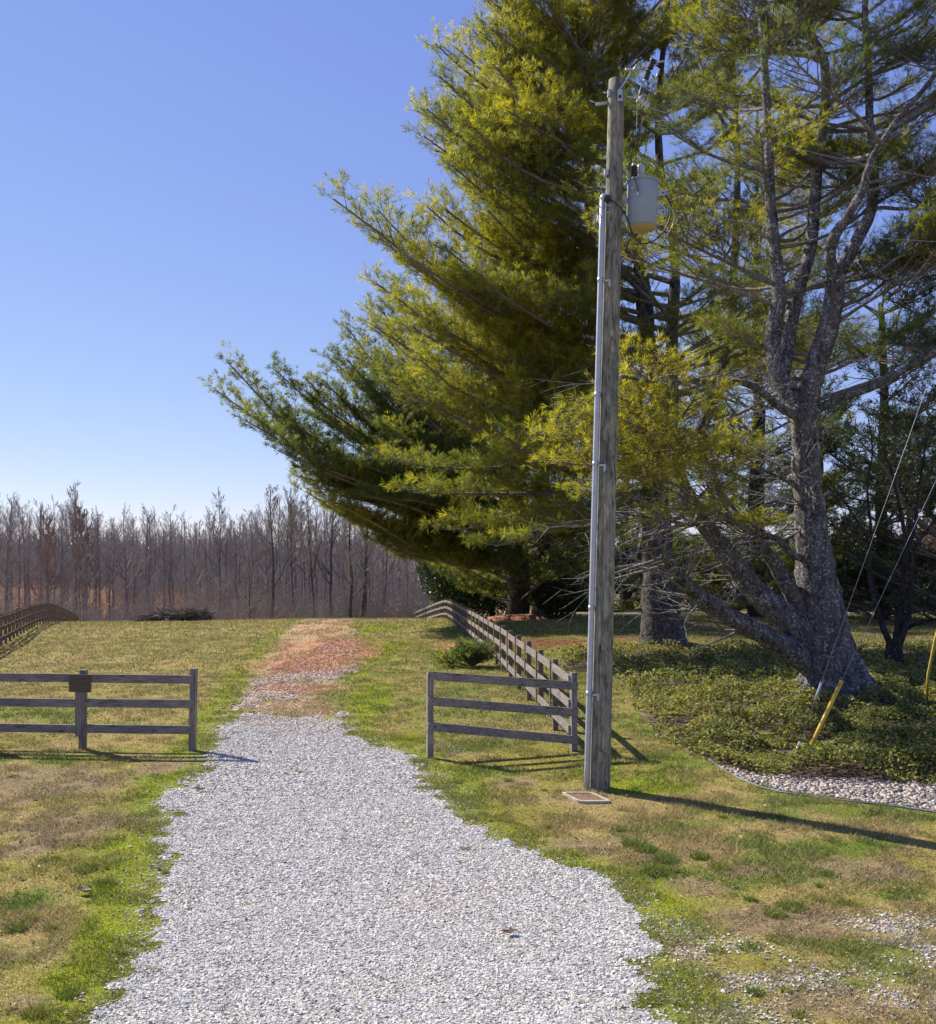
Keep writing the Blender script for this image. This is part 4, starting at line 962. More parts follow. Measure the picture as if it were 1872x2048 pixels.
# skyline of the wood: source pixel x -> y of the tree tops
skx = [-60, 0, 60, 110, 160, 200, 260, 300, 350, 400, 440, 480, 520, 560, 620, 700, 780, 840, 900]
sky_ = [990, 985, 1010, 1000, 985, 1005, 1020, 1015, 1018, 1018, 1005, 1040, 1010, 985, 985, 1010, 1040, 1060, 1060]
used = set(); cnt = 0
r2 = np.random.default_rng(5)
for row, (D0, D1, n, dy) in enumerate([(98, 112, 14, 60), (112, 130, 38, 18), (130, 150, 40, 0), (150, 180, 34, 0), (180, 225, 26, 10)]):
    for i in range(n):
        px = -80 + 990 * (i + r2.random()) / n; D_ = D0 + (D1 - D0) * r2.random()
        X = (px - CX) * D_ / F; z = float(zt(X, D_))
        topy = np.interp(px, skx, sky_) + dy + (r2.random() - .25) * 45 + (70 * r2.random() if row == 0 else 0)
        if row == 0 and (515 < px < 860): continue
        top = H - (topy - HY) * D_ / F
        hh = max(6, top - z)
        k = r2.integers(len(protos)); ph, pr = protos[k]
        sz = hh / ph; sxy = sz ** .5 * (.8 + .35 * r2.random())
        if k not in used:
            used.add(k); pr.location = (X, D_, z); pr.scale = (sxy, sxy, sz); pr.rotation_euler = (0, 0, r2.random() * 6.28)
        else: dup(pr, (X, D_, z), r2.random() * 6.28, (sxy, sz))
        cnt += 1
print('wood trees', cnt)
# the taller single trees at the edge of the wood
for (px, ty, D_, sp, fk, sd, lean, lab, lw, rr) in [
    (545, 978, 88, .36, 16, 31, 0, 'tall bare tree leftmost of the big ones right of the brush pile', .3, .17),
    (592, 985, 92, .34, 14, 32, -.05, 'bare tree with a forked crown between the two tall trunks', .4, .12),
    (630, 1000, 90, .34, 15, 33, -.06, 'thin leaning bare tree left of the driveway crest', .35, .13),
    (662, 962, 96, .42, 17, 34, .0, 'tall reddish bare tree behind the driveway crest', .3, .2),
    (700, 1005, 84, .46, 20, 35, .0, 'dark spreading bare tree just right of the driveway crest', .14, .19),
    (727, 1030, 90, .3, 14, 36, .03, 'thick dark stubby bare trunk right of the driveway crest', .4, .3),
    (440, 1000, 118, .24, 18, 37, 0, 'round-topped bare tree standing above the brush pile', .5, .15),
    (765, 1060, 94, .3, 14, 38, .05, 'small bare tree near the dark evergreen shrub', .25, .1),
    (500, 1120, 86, .4, 14, 39, 0, 'low bushy bare tree at the field edge left of the driveway', .12, .07),
    (150, 975, 128, .26, 16, 40, 0, 'tallest bare tree above the left part of the wood', .4, .17)]:
    X = (px - CX) * D_ / F; z = float(zt(X, D_)); top = H - (ty - 22 - HY) * D_ / F
    mk_bare(lab, (X, D_, z), dict(h=top - z, spread=sp * .85, forks=fk, seed=sd, dens=1.0, low=lw, tr=.018, r0=rr, lean=lean), mt=M_bare_dk)
# small reddish tree in the left wood and red budding tree far right
for (px, ty, D_, lab, s_, lw) in [(95, 1030, 108, 'rusty brown budding tree in front of the left wood', 51, .15), (165, 1015, 112, 'second rusty brown budding tree of the left wood, nearer the tallest tree', 52, .2), (1850, 1000, 75, 'red budding tree behind the lawn at the right edge', 53, .15)]:
    X = (px - CX) * D_ / F; z = float(zt(X, D_)); top = H - (ty - HY) * D_ / F
    mk_bare(lab, (X, D_, z), dict(h=top - z, spread=.42, forks=18, seed=s_, dens=1.5, low=lw, tr=.03, r0=.12), mc=M_bare_red)

# young multi-stemmed tree in the shade at the right
tx_, ty_ = g(1790, 1333); tz_ = float(zt(tx_, ty_))
t = thing('bare_tree', 'dark multi-stemmed bare tree in the shade right of the big pine', 'tree', (tx_, ty_, tz_)); Y_ = Pine(); DD = ty_
Y_.stem([(tx_, ty_, tz_ - .2), (tx_, ty_, tz_ + .15), (tx_ - .02, ty_, tz_ + .5), (tx_ - .03, ty_, tz_ + .8)], [.42, .30, .26, .24], 0, 10)
ss = [Y_.stem(pxs([(1788, 1300), (1768, 1260), (1752, 1210), (1742, 1150), (1735, 1080), (1700, 1020), (1672, 980)], DD, DD + 1), .12, .02),
      Y_.stem(pxs([(1790, 1300), (1800, 1230), (1808, 1150), (1812, 1090), (1800, 1020), (1785, 950), (1760, 880)], DD, DD), .15, .02),
      Y_.stem(pxs([(1794, 1300), (1815, 1240), (1822, 1170), (1830, 1100), (1855, 1060), (1890, 1010)], DD, DD - 1), .12, .02),
      Y_.stem(pxs([(1752, 1220), (1738, 1150), (1742, 1060), (1735, 980), (1745, 900), (1735, 830)], DD, DD + 1), .07, .015),
      Y_.stem(pxs([(1812, 1110), (1830, 1050), (1838, 980), (1850, 900), (1862, 850)], DD, DD), .08, .015),
      Y_.stem(pxs([(1805, 1262), (1840, 1245), (1880, 1238), (1930, 1230)], DD, DD - 1), .07, .03)]
dead(Y_, ss, 60, (.8, 2.2), (0, 6.28), .018)
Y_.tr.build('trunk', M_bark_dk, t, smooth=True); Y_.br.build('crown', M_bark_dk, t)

# brush along the foot of the wood and the mass of trees on the far ridge
def sticks(n, xr, yr, hr, wr, zf, mat, name, label, cat, tilt=.25, cone=(-100, 920), more=()):
    mb = MB()
    for n, yr, hr, wr, cone in [(n, yr, hr, wr, cone)] + list(more):
        y = yr[0] + (yr[1] - yr[0]) * rng.random(n); px = cone[0] + (cone[1] - cone[0]) * rng.random(n); x = (px - CX) * y / F
        z = zt(x, y); h_ = hr[0] + (hr[1] - hr[0]) * rng.random(n) ** 1.3
        h_ = h_ * zf(px, y) * (.35 + 1.25 * vnoise(px + y * 3, y, 22, 19))
        b = np.stack([x, y, z - .1], 1); tp = b + np.stack([(rng.random(n) - .5) * tilt * h_, (rng.random(n) - .5) * tilt * h_, h_], 1)
        md = (b + tp) / 2 + (rng.random((n, 3)) - .5) * .08 * h_[:, None]
        w_ = wr[0] + (wr[1] - wr[0]) * rng.random(n)
        mb.tubes(np.stack([b, md, tp], 1), np.stack([w_, w_ * .7, w_ * .25], 1), 3)
        for rep in range(6):
            s_ = b + (tp - b) * (.08 + .85 * rng.random((n, 1))); e = s_ + np.stack([(rng.random(n) - .5) * .6 * np.minimum(h_, 6), (rng.random(n) - .5) * .5 * h_, np.minimum(h_, 6) * (.05 + .35 * rng.random(n))], 1)
            m3 = (s_ + e) / 2 + (rng.random((n, 3)) - .5) * .1 * np.minimum(h_, 5)[:, None]
            mb.tubes(np.stack([s_, m3, e], 1), np.stack([w_ * .5, w_ * .35, w_ * .18], 1), 3)
    return tag(mb.build(name, mat), label, cat, kind='stuff')
M_brush = m_plain('brush_stem', (.31, .265, .22), .95, 0, .35, .5); M_far = m_plain('far_wood', (.31, .275, .235), .95, 0, .25, .02)
sticks(2600, 0, (86, 125), (1.2, 5.5), (.016, .04), lambda px, y: 1 + 0 * px, M_brush, 'brush', 'tangled bare undergrowth at the foot of the wood', 'undergrowth', .5, (-100, 920), [(2300, (84, 112), (1.2, 4.2), (.016, .038), (360, 900)), (800, (90, 120), (1.5, 4), (.016, .038), (-60, 360))])
sticks(4200, 0, (112, 240), (2.5, 9), (.012, .04), lambda px, y: 1 + 0 * px, M_brush, 'saplings', 'thin bare saplings filling the depth of the wood', 'saplings', .12)
sticks(9000, 0, (335, 430), (9, 13), (.15, .4), lambda px, y: .85 + .25 * vnoise(px, px * 0, 40, 8), M_far, 'distant_wood', 'far-off grey wooded ridge behind the bare trees', 'distant wood', .1, (-200, 2100), [(6000, (215, 335), (3, 8), (.05, .16), (230, 940)), (1600, (260, 335), (3, 9), (.06, .18), (-100, 240))])
# rusty beech leaves in the understory at the left
x0 = rng.random(230); yb = 105 + 110 * rng.random(230); pxb = -40 + 520 * x0; xb = (pxb - CX) * yb / F; zb = zt(xb, yb) + 1 + 3.5 * rng.random(230)
k = rng.integers(0, 230, 15000); pos = np.stack([xb[k], yb[k], zb[k]], 1) + rng.standard_normal((15000, 3)) * np.array((1.3, 1.3, .9))
mb = MB(); leaves(mb, pos, 1.5, .16 + .12 * rng.random(15000), rng.random(15000))
tag(mb.build('dry_leaves', m_leaf('beech_leaf', (.2, .085, .035), (.36, .15, .05), (.45, .22, .09), .3)), 'rusty dry leaves clinging to the undergrowth of the wood', 'dry leaves', kind='stuff')

# ------------------------------------------------------------------ broadleaf evergreen, hedges, shrubs
def shrub(name, label, cat, c, rad, n, size, mat, group=None, stems=True, box=False, tint=0., lump=.25):
    x, y = c; z = float(zt(x, y)); t = thing(name, label, cat, (x, y, z), group)
    rx, ry, rz = rad
    if box:
        p = (rng.random((n, 3)) - .5) * 2; ax_ = rng.integers(0, 3, n); sg = np.where(rng.random(n) > .5, 1, -1); p[np.arange(n), ax_] = sg * (.93 + .1 * rng.random(n))
    else:
        p = rng.standard_normal((n, 3)); p /= np.linalg.norm(p, axis=1, keepdims=True); p *= (rng.random((n, 1)) ** .25)
        lum = 1 + lump * 2 * (vnoise(p[:, 0] * 2 + 7 + x, p[:, 2] * 2 + p[:, 1] * 1.7, .7, 13) - .5); p *= lum[:, None]
    pos = np.stack([x + p[:, 0] * rx, y + p[:, 1] * ry, z + rz + p[:, 2] * rz + .02], 1); pos[:, 2] = np.maximum(pos[:, 2], zt(pos[:, 0], pos[:, 1]) + .03)
    mb = MB(); leaves(mb, pos, 1.6, size * (.6 + .7 * rng.random(n)), np.clip(.3 + tint + .5 * rng.random(n), 0, 1))
    m2 = MB()
    for i in range(5):
        a = rng.random() * 6.28; m2.tube([(x + .05 * math.cos(a), y + .05 * math.sin(a), z - .05), (x + rx * .3 * math.cos(a), y + ry * .3 * math.sin(a), z + rz * .8), (x + rx * .55 * math.cos(a), y + ry * .55 * math.sin(a), z + rz * 1.5)], [.03 * rz + .01, .02 * rz + .008, .008], 5)
    m2.build('stems', M_bark_dk, t); mb.build('foliage', mat, t); return t
M_mag = m_leaf('glossy_leaf', (.02, .04, .014), (.04, .07, .02), (.09, .12, .04), .15, .42, .5)
M_box = m_leaf('hedge_leaf', (.04, .06, .012), (.08, .10, .02), (.15, .15, .03), .25)
shrub('evergreen_shrub', 'big glossy dark evergreen shrub where the right fence crosses the rise', 'shrub', ((915 - CX) * 74 / F, 74), (3.4, 3, 4.6), 26000, .22, M_mag)
shrub('evergreen_shrub', 'smaller glossy dark evergreen shrub right behind the fence, under the pines', 'shrub', ((985 - CX) * 77 / F, 77), (3.2, 3, 3.6), 16000, .22, M_mag)
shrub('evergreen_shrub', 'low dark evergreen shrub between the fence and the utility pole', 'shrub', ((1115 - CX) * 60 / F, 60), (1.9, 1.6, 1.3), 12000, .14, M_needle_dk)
shrub('hedge', 'clipped block hedge beside the far light drive', 'hedge', ((1243 - CX) * 84 / F, 84), (1.0, .7, .55), 6000, .10, M_box, box=True)
for px, lab in ((1446, 'round clipped bush left of its twin before the low house'), (1474, 'round clipped bush right of its twin before the low house')):
    shrub('round_bush', lab, 'bush', ((px - CX) * 92 / F, 92), (.75, .7, .5), 3500, .10, M_box, 'round bushes before the house', tint=.2)
shrub('round_bush', 'wide low bush across the lawn, right of the big pine trunk', 'bush', ((1712 - CX) * 86 / F, 86), (1.6, 1, .55), 5000, .12, M_box, tint=.1)
shrub('round_bush', 'taller dark bush across the lawn near the young bare tree', 'bush', ((1745 - CX) * 88 / F, 88), (1.5, 1, 1.0), 5000, .12, M_box, tint=-.2)
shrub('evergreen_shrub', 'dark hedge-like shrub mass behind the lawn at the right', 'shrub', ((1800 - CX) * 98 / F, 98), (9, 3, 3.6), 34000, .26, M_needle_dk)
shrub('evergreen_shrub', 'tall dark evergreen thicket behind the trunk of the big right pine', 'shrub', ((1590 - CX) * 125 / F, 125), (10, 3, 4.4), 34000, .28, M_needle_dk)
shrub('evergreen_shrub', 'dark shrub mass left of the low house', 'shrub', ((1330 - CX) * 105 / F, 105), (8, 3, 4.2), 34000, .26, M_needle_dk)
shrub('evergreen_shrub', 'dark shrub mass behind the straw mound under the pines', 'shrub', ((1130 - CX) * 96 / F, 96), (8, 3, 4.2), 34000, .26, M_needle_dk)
# feathery green bush by the fence
fx, fy = g(945, 1334); fz = float(zt(fx, fy))
t = thing('pine_bough_heap', 'low feathery green pine bough heap beside the right fence', 'bush', (fx, fy, fz)); Q_ = Pine()
n = 46; a = rng.random(n) * 6.283; e = .25 + rng.random(n) * 1.0
Q_.limbs(np.tile((fx, fy, fz + .02), (n, 1)), np.stack([np.cos(a) * np.cos(e), np.sin(a) * np.cos(e), np.sin(e)], 1), .2 + .3 * rng.random(n), .01, tsz=.12, l2k=.3, sec_n=5, dens=1.0, fs=.2, tint=-.25)
n = 10; a = 3.1 + (rng.random(n) - .5) * .5
Q_.limbs(np.tile((fx - .1, fy, fz + .05), (n, 1)), np.stack([np.cos(a), np.sin(a), 0 * a + .12], 1), .5 + .5 * rng.random(n), .01, tsz=.13, l2k=.2, sec_n=4, dens=.7, fs=.2, tint=-.1, up=.0)
Q_.finish(t, 9, .016)
# straw mound under the back pines
mb = MB(); X, D_ = (1030 - CX) * 61 / F, 60.; aa = np.linspace(0, 6.283, 25)[:-1]
vv = [(X, D_, float(zt(X, D_)) + .34)]
for rr, zz in ((.35, .32), (.7, .2), (1, -.04)):
    for a in aa: vv.append((X + 2.6 * rr * math.cos(a) * (1 + .1 * math.sin(3 * a)), D_ + 1.6 * rr * math.sin(a), float(zt(X + 2.6 * rr * math.cos(a), D_ + 1.6 * rr * math.sin(a))) + zz + .03 * random.random()))
f3 = [(0, 1 + i, 1 + (i + 1) % 24) for i in range(24)]; f4 = [(1 + k * 24 + i, 1 + (k + 1) * 24 + i, 1 + (k + 1) * 24 + (i + 1) % 24, 1 + k * 24 + (i + 1) % 24) for k in range(2) for i in range(24)]
mb.add(vv, f3=f3, f4=f4)
solo('straw_mound', mb, m_plain('pine_straw', (.27, .105, .045), .95, 0, .5, 8), (X, D_, float(zt(X, D_))), 'reddish mound of raked pine straw at the foot of the back pines', 'mound', smooth=True)

# ------------------------------------------------------------------ brush pile on the crest
bxp, byp = (345 - CX) * 66 / F, 66.
t = thing('brush_pile', 'long heap of cut brown branches on the crest of the field', 'brush pile', (bxp, byp, float(zt(bxp, byp))))
mb = MB(); n = 2600
u = rng.random(n); xx = bxp + (u - .5) * 4.6; hh = np.interp(u, [0, .15, .4, .55, .62, .75, .9, 1], [.08, .3, .62, .7, .5, .62, .75, .25])
c = np.stack([xx, byp + (rng.random(n) - .5) * 1.6, zt(xx, byp + 0 * xx) + hh * rng.random(n) ** .7], 1)
d = rng.standard_normal((n, 3)); d[:, 2] *= .45; d[:, 0] += .8 * np.sign(d[:, 0]); d /= np.linalg.norm(d, axis=1, keepdims=True); L_ = .25 + .5 * rng.random(n)
mb.tubes(np.stack([c - d * L_[:, None], c + rng.standard_normal((n, 3)) * .04, c + d * L_[:, None]], 1), np.full((n, 3), 1.) * (.008 + .018 * rng.random(n))[:, None], 3)
mb.build('branches', m_plain('cut_branch', (.16, .125, .085), .95, 0, .5, 2), t)
mb = MB()
for i in range(9):
    x_ = bxp + (random.random() - .5) * 3.8; a = random.random() * 3.14; z_ = float(zt(x_, byp)) + .15 + .35 * random.random(); dv = np.array((math.cos(a), math.sin(a) * .6, .25 * (random.random() - .3))) * (.5 + .5 * random.random())
    mb.tube([np.array((x_, byp - .5, z_)) - dv, np.array((x_, byp - .5, z_)) + dv], .05 + .04 * random.random(), 8)
mb.build('logs', M_bark_gray, t)
mb = MB(); mb.lathe((bxp - .05, byp - 1.0, float(zt(bxp, byp - 1)) + .12), [(.0, -.13), (.12, -.12), (.12, .12), (0, .13)], 10, (.9, -.4, .05)); mb.build('cut_log', m_plain('fresh_wood', (.5, .4, .25), .9), t)

# ------------------------------------------------------------------ low house, far drive
hx0, hx1 = (1372 - CX) * 112 / F, (1600 - CX) * 112 / F; hz = -3.15; hy = 112.
t = thing('house', 'low shaded house with a grey shingle roof behind the pines', 'house', ((hx0 + hx1) / 2, hy, hz))
MB().box(((hx0 + hx1) / 2, hy + 4, hz + 1.3), (hx1 - hx0, 8, 2.6)).build('wall', m_plain('brick_wall', (.2, .13, .10), .9, 0, .2, 6), t)
ov = .6; e = hz + 2.6
vv = [(hx0 - ov, hy - ov, e), (hx1 + ov, hy - ov, e), (hx1 - 2.5, hy + 4, e + 2.3), (hx0 + 2.5, hy + 4, e + 2.3), (hx0 - ov, hy + 8 + ov, e), (hx1 + ov, hy + 8 + ov, e)]
vv += [(x_, y_, z_ - .16) for x_, y_, z_ in (vv[0], vv[1], vv[5], vv[4])]
mb = MB(); mb.add(vv, f4=[(0, 1, 2, 3), (5, 4, 3, 2), (6, 7, 1, 0), (7, 8, 5, 1), (8, 9, 4, 5), (9, 6, 0, 4), (9, 8, 7, 6)], f3=[(1, 5, 2), (4, 0, 3)]); mb.build('roof', m_plain('roof_shingle', (.30, .27, .25), .95, 0, .15, 3), t)
for fx_ in (.14, .36, .78):
    x_ = hx0 + (hx1 - hx0) * fx_; wn = MB().box((x_, hy - .02, hz + 1.5), (1.5, .08, 1.2)).build('window', m_plain('window_frame', (.6, .6, .58), .6), t)
    MB().box((x_, hy - .07, hz + 1.5), (1.34, .03, 1.04)).build('pane', m_plain('window_glass', (.03, .035, .04), .1), wn)
MB().box((hx0 + (hx1 - hx0) * .57, hy - .03, hz + 1.05), (1.0, .1, 2.1)).build('door', m_plain('door_paint', (.12, .06, .05), .5), t)
v, q = sheet(np.arange(4, 50, .5), np.arange(79, 83.6, .4), lambda a, b: (np.abs(b - 81.3 - .6 * np.sin(a * .15)) < 1.3) * 1., .03)
mb = MB(); mb.add(v, f4=q)
tag(mb.build('path', M_conc, smooth=True), kind='structure')

# ------------------------------------------------------------------ utility pole with its gear
PX, PY = 1.865, 13.4; pz0 = float(zt(PX, PY)); LEAN = .24 / 10.0
def pc(z): return np.array((PX + LEAN * z, PY, z))
t = thing('utility_pole', 'tall weathered timber utility pole with a grey transformer and steel riser pipe', 'utility pole', (PX, PY, pz0))
zz = np.linspace(-.3, 10.02, 44); rad = .146 + (.112 - .146) * (zz / 10.02)
m = MB(); m.tube([pc(z) for z in zz], rad * 1.0, 28); m.build('shaft', M_pole, t, smooth=True)
# riser pipe on the left side, slightly towards the viewer
def rc(z): return pc(z) + np.array((-.146 - .046 + .034 * z / 10, -.055, 0))
ztop = H - (402 - HY) * PY / F
m = MB(); m.tube([rc(z) for z in np.linspace(-.1, ztop, 22)], .041, 16); pipe = m.build('riser_pipe', M_galv, t, smooth=True)
for yy in (562, 790, 928, 1215, 1385):
    z = H - (yy - HY) * PY / F; m = MB(); m.tube([rc(z - .03), rc(z + .03)], .047, 16); m.build('coupling', M_galv, pipe, smooth=True)
for yy in (566, 932, 1387):
    z = H - (yy - HY) * PY / F; c0 = rc(z); m = MB()
    m.box(c0 + (.085, -.062, .0), (.09, .012, .028)); m.box(c0 + (.118, -.066, -.035), (.03, .014, .10)); m.build('strap', M_galv, pipe)
c0 = rc(ztop); m = MB(); m.lathe(c0, [(.0, -.02), (.05, -.02), (.055, .03), (.05, .06), (.02, .085), (0, .09)], 14, (.55, -.2, .8)); m.build('weather_cap', M_galv, pipe, smooth=True)
m = MB(); m.lathe(c0 + (.05, -.03, .0), [(0, -.05), (.035, -.045), (.055, 0), (.04, .045), (0, .05)], 14, (.8, -.5, .1)); m.build('cap_insert', M_black, pipe, smooth=True)
for dz in (-.1, -.2):
    m = MB(); c1 = rc(ztop + dz); m.tube([c1 + (-.09, 0, 0), c1 + (.14, -.05, .01)], .008, 6); m.build('clamp_bolt', M_galv, pipe)
# transformer
Dt = PY + .03
def Q(px, py, dd=0.): return P(px, py, Dt + dd)
tc = Q(1284, 412); tilt = np.array((LEAN, 0, 1)); tilt /= np.linalg.norm(tilt); R = .214; hh = .31
m = MB(); m.lathe(tc, [(0, -hh - .01), (R * .55, -hh - .008), (R * .98, -hh), (R * .98, -hh + .03), (R, -hh + .035), (R, hh - .02), (R * 1.0, hh)], 40, tilt); tank = m.build('transformer', M_tank, t, smooth=True)
m = MB(); m.lathe(tc, [(R * 1.0, -hh - .004), (R * .96, -hh - .014), (0, -hh - .018)], 40, tilt); m.build('tank_base', m_plain('tank_base_tan', (.42, .34, .19), .7, 0, .1), tank, smooth=True)
m = MB(); m.lathe(tc, [(R * 1.0, hh), (R * 1.08, hh + .003), (R * 1.08, hh + .03), (R * .95, hh + .045), (R * .4, hh + .07), (0, hh + .075)], 40, tilt); m.build('lid', M_tank, tank, smooth=True)
for sx, yy in ((-1, 400), (-1, 437), (1, 386), (1, 424)):
    e0 = Q(1284 + sx * 26, yy); m = MB()
    m.box(e0 + (sx * .085, 0, 0), (.17 if sx > 0 else .2, .012, .075)); m.box(e0 + (sx * (.165 if sx > 0 else .15), -.02, 0), (.012, .05, .075)); m.build('mounting_lug', M_galv, tank)
    m = MB(); m.lathe(e0 + (sx * .115, -.006, 0), [(0, -.006), (.012, -.006), (.012, .004), (0, .004)], 10, (0, -1, 0)); m.build('bolt', M_black, tank)
def ribs(c, ax_, n, L, r0, r1): 
    pr = [(0, 0)]
    for i in range(n):
        z = L * i / n; pr += [(r0, z), (r1, z + L / n * .35), (r1, z + L / n * .5), (r0, z + L / n * .7)]
    pr += [(r0, L), (0, L)]
    m = MB(); m.lathe(c, pr, 16, ax_); return m
b0 = Q(1268, 362, -.05)
m = MB(); m.lathe(b0, [(.035, 0), (.035, .05), (.025, .07)], 14, tilt); m.build('bushing_base', M_porc, tank, smooth=True)
ribs(b0 + (0, 0, .06), tilt, 5, .15, .032, .052).build('bushing', M_black, tank, smooth=True)
m = MB(); m.lathe(b0 + (.004, 0, .21), [(.035, 0), (.036, .02), (.025, .04), (0, .045)], 12, tilt); m.build('bushing_cap', M_porc, tank, smooth=True)
b1 = Q(1281, 362, .03)
m = MB(); m.lathe(b1, [(.03, 0), (.038, .02), (.03, .04), (.038, .06), (.03, .09), (.05, .1), (.056, .12), (.056, .2), (.05, .225), (.02, .235), (0, .25)], 18, tilt); m.build('bird_guard', M_porc, tank, smooth=True)
m = MB(); m.tube([Q(1268, 352, -.23), Q(1274, 372, -.24), Q(1276, 382, -.235)], .012, 8); m.build('lead', M_rust, tank, smooth=True)
m = MB(); m.box(Q(1275, 388, -.23), (.035, .02, .05)); m.lathe(Q(1264, 377, -.225), [(0, 0), (.016, 0), (.016, .02), (0, .02)], 10, (0, -1, 0)); m.build('terminal', M_galv, tank)
for i in range(4):
    m = MB(); a = Q(1252 + i * 3, 352 + i * 4, -.02 + i * .03); m.lathe(a, [(0, 0), (.018, .0), (.022, .02), (.01, .04), (0, .05)], 8, (random.random() - .5, -.3, 1)); m.build('connector', M_galv, tank)
# cables
def cable(lst, r, mat, par, nm='cable', dd=-.28):
    pts = [P(x, y, Dt + (d_ if d_ is not None else dd)) for x, y, d_ in lst]; tmp = Pine(); o, _ = tmp.stem(pts, r, r, 8, 6)
    m = MB(); m.tube(o, r, 8); return m.build(nm, mat, par, smooth=True)
cable([(1214, 397, -.12), (1228, 404, -.2), (1245, 420, -.25), (1256, 442, -.26), (1266, 468, -.26), (1278, 484, -.2), (1292, 487, -.1), (1310, 480, 0), (1328, 462, .05), (1339, 438, .05), (1342, 415, .05), (1338, 400, .0), (1330, 391, 0)], .010, M_black, t)
cable([(1214, 400, -.12), (1230, 405, -.21), (1246, 421, -.27), (1257, 443, -.28), (1262, 460, -.28), (1262, 472, -.26), (1257, 485, -.2), (1252, 503, -.1)], .008, M_black, t)
cable([(1209, 403, -.12), (1211, 414, -.13), (1208, 424, -.13), (1199, 437, -.12), (1194, 441, -.1), (1198, 428, -.1)], .007, M_galv, t, 'ground_wire')
cable([(1330, 400, 0), (1347, 425, 0), (1345, 450, 0), (1330, 475, 0), (1312, 492, 0)], .005, M_porc, t, 'ground_wire')
# pole top fittings
def bar(a, b, r, nm, par, mat=M_galv, sides=8):
    m = MB(); m.tube([a, b], r, sides); return m.build(nm, mat, par, smooth=True)
pt = MB(); pt.box(P(1240, 191, PY - .13), (.07, .02, .16)); br_ = pt.build('top_bracket', M_galv, t)
m = MB(); m.lathe(P(1240, 193, PY - .145), [(0, 0), (.02, 0), (.02, .015), (0, .015)], 10, (0, -1, 0)); m.build('bolt', M_black, br_)
bar(P(1239, 180, PY - .13), P(1262, 146, PY - .1), .012, 'arm', br_)
bar(P(1251, 139, PY - .1), P(1290, 137, PY - .05), .017, 'crossbar', br_); bar(P(1267, 141, PY - .13), P(1274, 130, PY - .13), .018, 'pin', br_)
bar(P(1287, 137, PY - .05), P(1316, 128, PY - .05), .010, 'hook', br_)
ribs(P(1291, 160, PY - .05), P(1297, 141, PY - .05) - P(1291, 160, PY - .05), 4, .14, .028, .045).build('insulator', M_black, br_, smooth=True)
ribs(P(1300, 138, PY - .05), P(1306, 120, PY - .05) - P(1300, 138, PY - .05), 4, .14, .028, .045).build('insulator', M_black, br_, smooth=True)
bar(P(1311, 160, PY - .05), P(1319, 138, PY - .05), .013, 'fuse_tube', br_, M_porc); bar(P(1312, 125, PY - .05), P(1329, 122, PY - .05), .014, 'hook', br_)
bar(P(1288, 158, PY - .05), P(1292, 163, PY - .05), .022, 'end_cap', br_); bar(P(1302, 120, PY - .05), P(1305, 117, PY - .05), .022, 'end_cap', br_)
a_, b_ = P(1276, 196, PY - .02), P(1297, 215, PY + .02)
bar(P(1245, 192, PY), a_, .012, 'eye_bolt', t); ribs(a_, b_ - a_, 4, float(np.linalg.norm(b_ - a_)), .022, .062).build('dead_end_insulator', m_plain('pale_polymer', (.62, .6, .6), .4), t, smooth=True)
bar(P(1275, 195, PY), P(1283, 172, PY), .007, 'jumper', t); bar(P(1275, 197, PY), P(1272, 330, PY), .004, 'jumper', t, M_black)
bar(P(1207, 185, PY), P(1218, 186, PY), .010, 'bolt', t); m = MB(); m.box(P(1219, 187, PY - .02), (.05, .08, .09)); m.build('clevis', M_galv, t)
bar(P(1192, 209, PY), P(1216, 205, PY), .022, 'bolt', t); bar(P(1180, 201, PY), P(1193, 206, PY), .008, 'bolt', t)
m = MB(); m.box(P(1213, 346, PY - .02), (.06, .09, .08)); m.build('clevis', M_galv, t); bar(P(1204, 348, PY), P(1214, 346, PY), .010, 'bolt', t)
# second pole just outside the frame at the right; the guys and lines run to it
OX, OY = (1996 - CX) * 17.0 / F, 17.0; oz = float(zt(OX, OY))
t2 = thing('utility_pole', 'timber utility pole just beyond the right edge holding the guy wires', 'utility pole', (OX, OY, oz))
m = MB(); m.tube([(OX, OY, oz - .3), (OX, OY, 5), (OX, OY, 10.4)], [.15, .13, .11], 20); m.build('shaft', M_pole, t2, smooth=True)
def wire(name, a, b, sag, r, label, cat, mat=M_galv):
    a = np.array(a); b = np.array(b); u = np.linspace(0, 1, 14)[:, None]; p = a + (b - a) * u; p[:, 2] -= sag * 4 * (u * (1 - u))[:, 0]
    m = MB(); m.tube(p, r, 5); return solo(name, m, mat, tuple(a), label, cat, smooth=True)
wire('overhead_wire', b_, (OX, OY, 9.9), .12, .003, 'upper thin overhead wire leaving the pole-top insulator to the right', 'wire')
wire('overhead_wire', P(1243, 400, PY), (OX, OY, 8.9), .15, .003, 'lower thin overhead wire crossing right behind the transformer', 'wire')
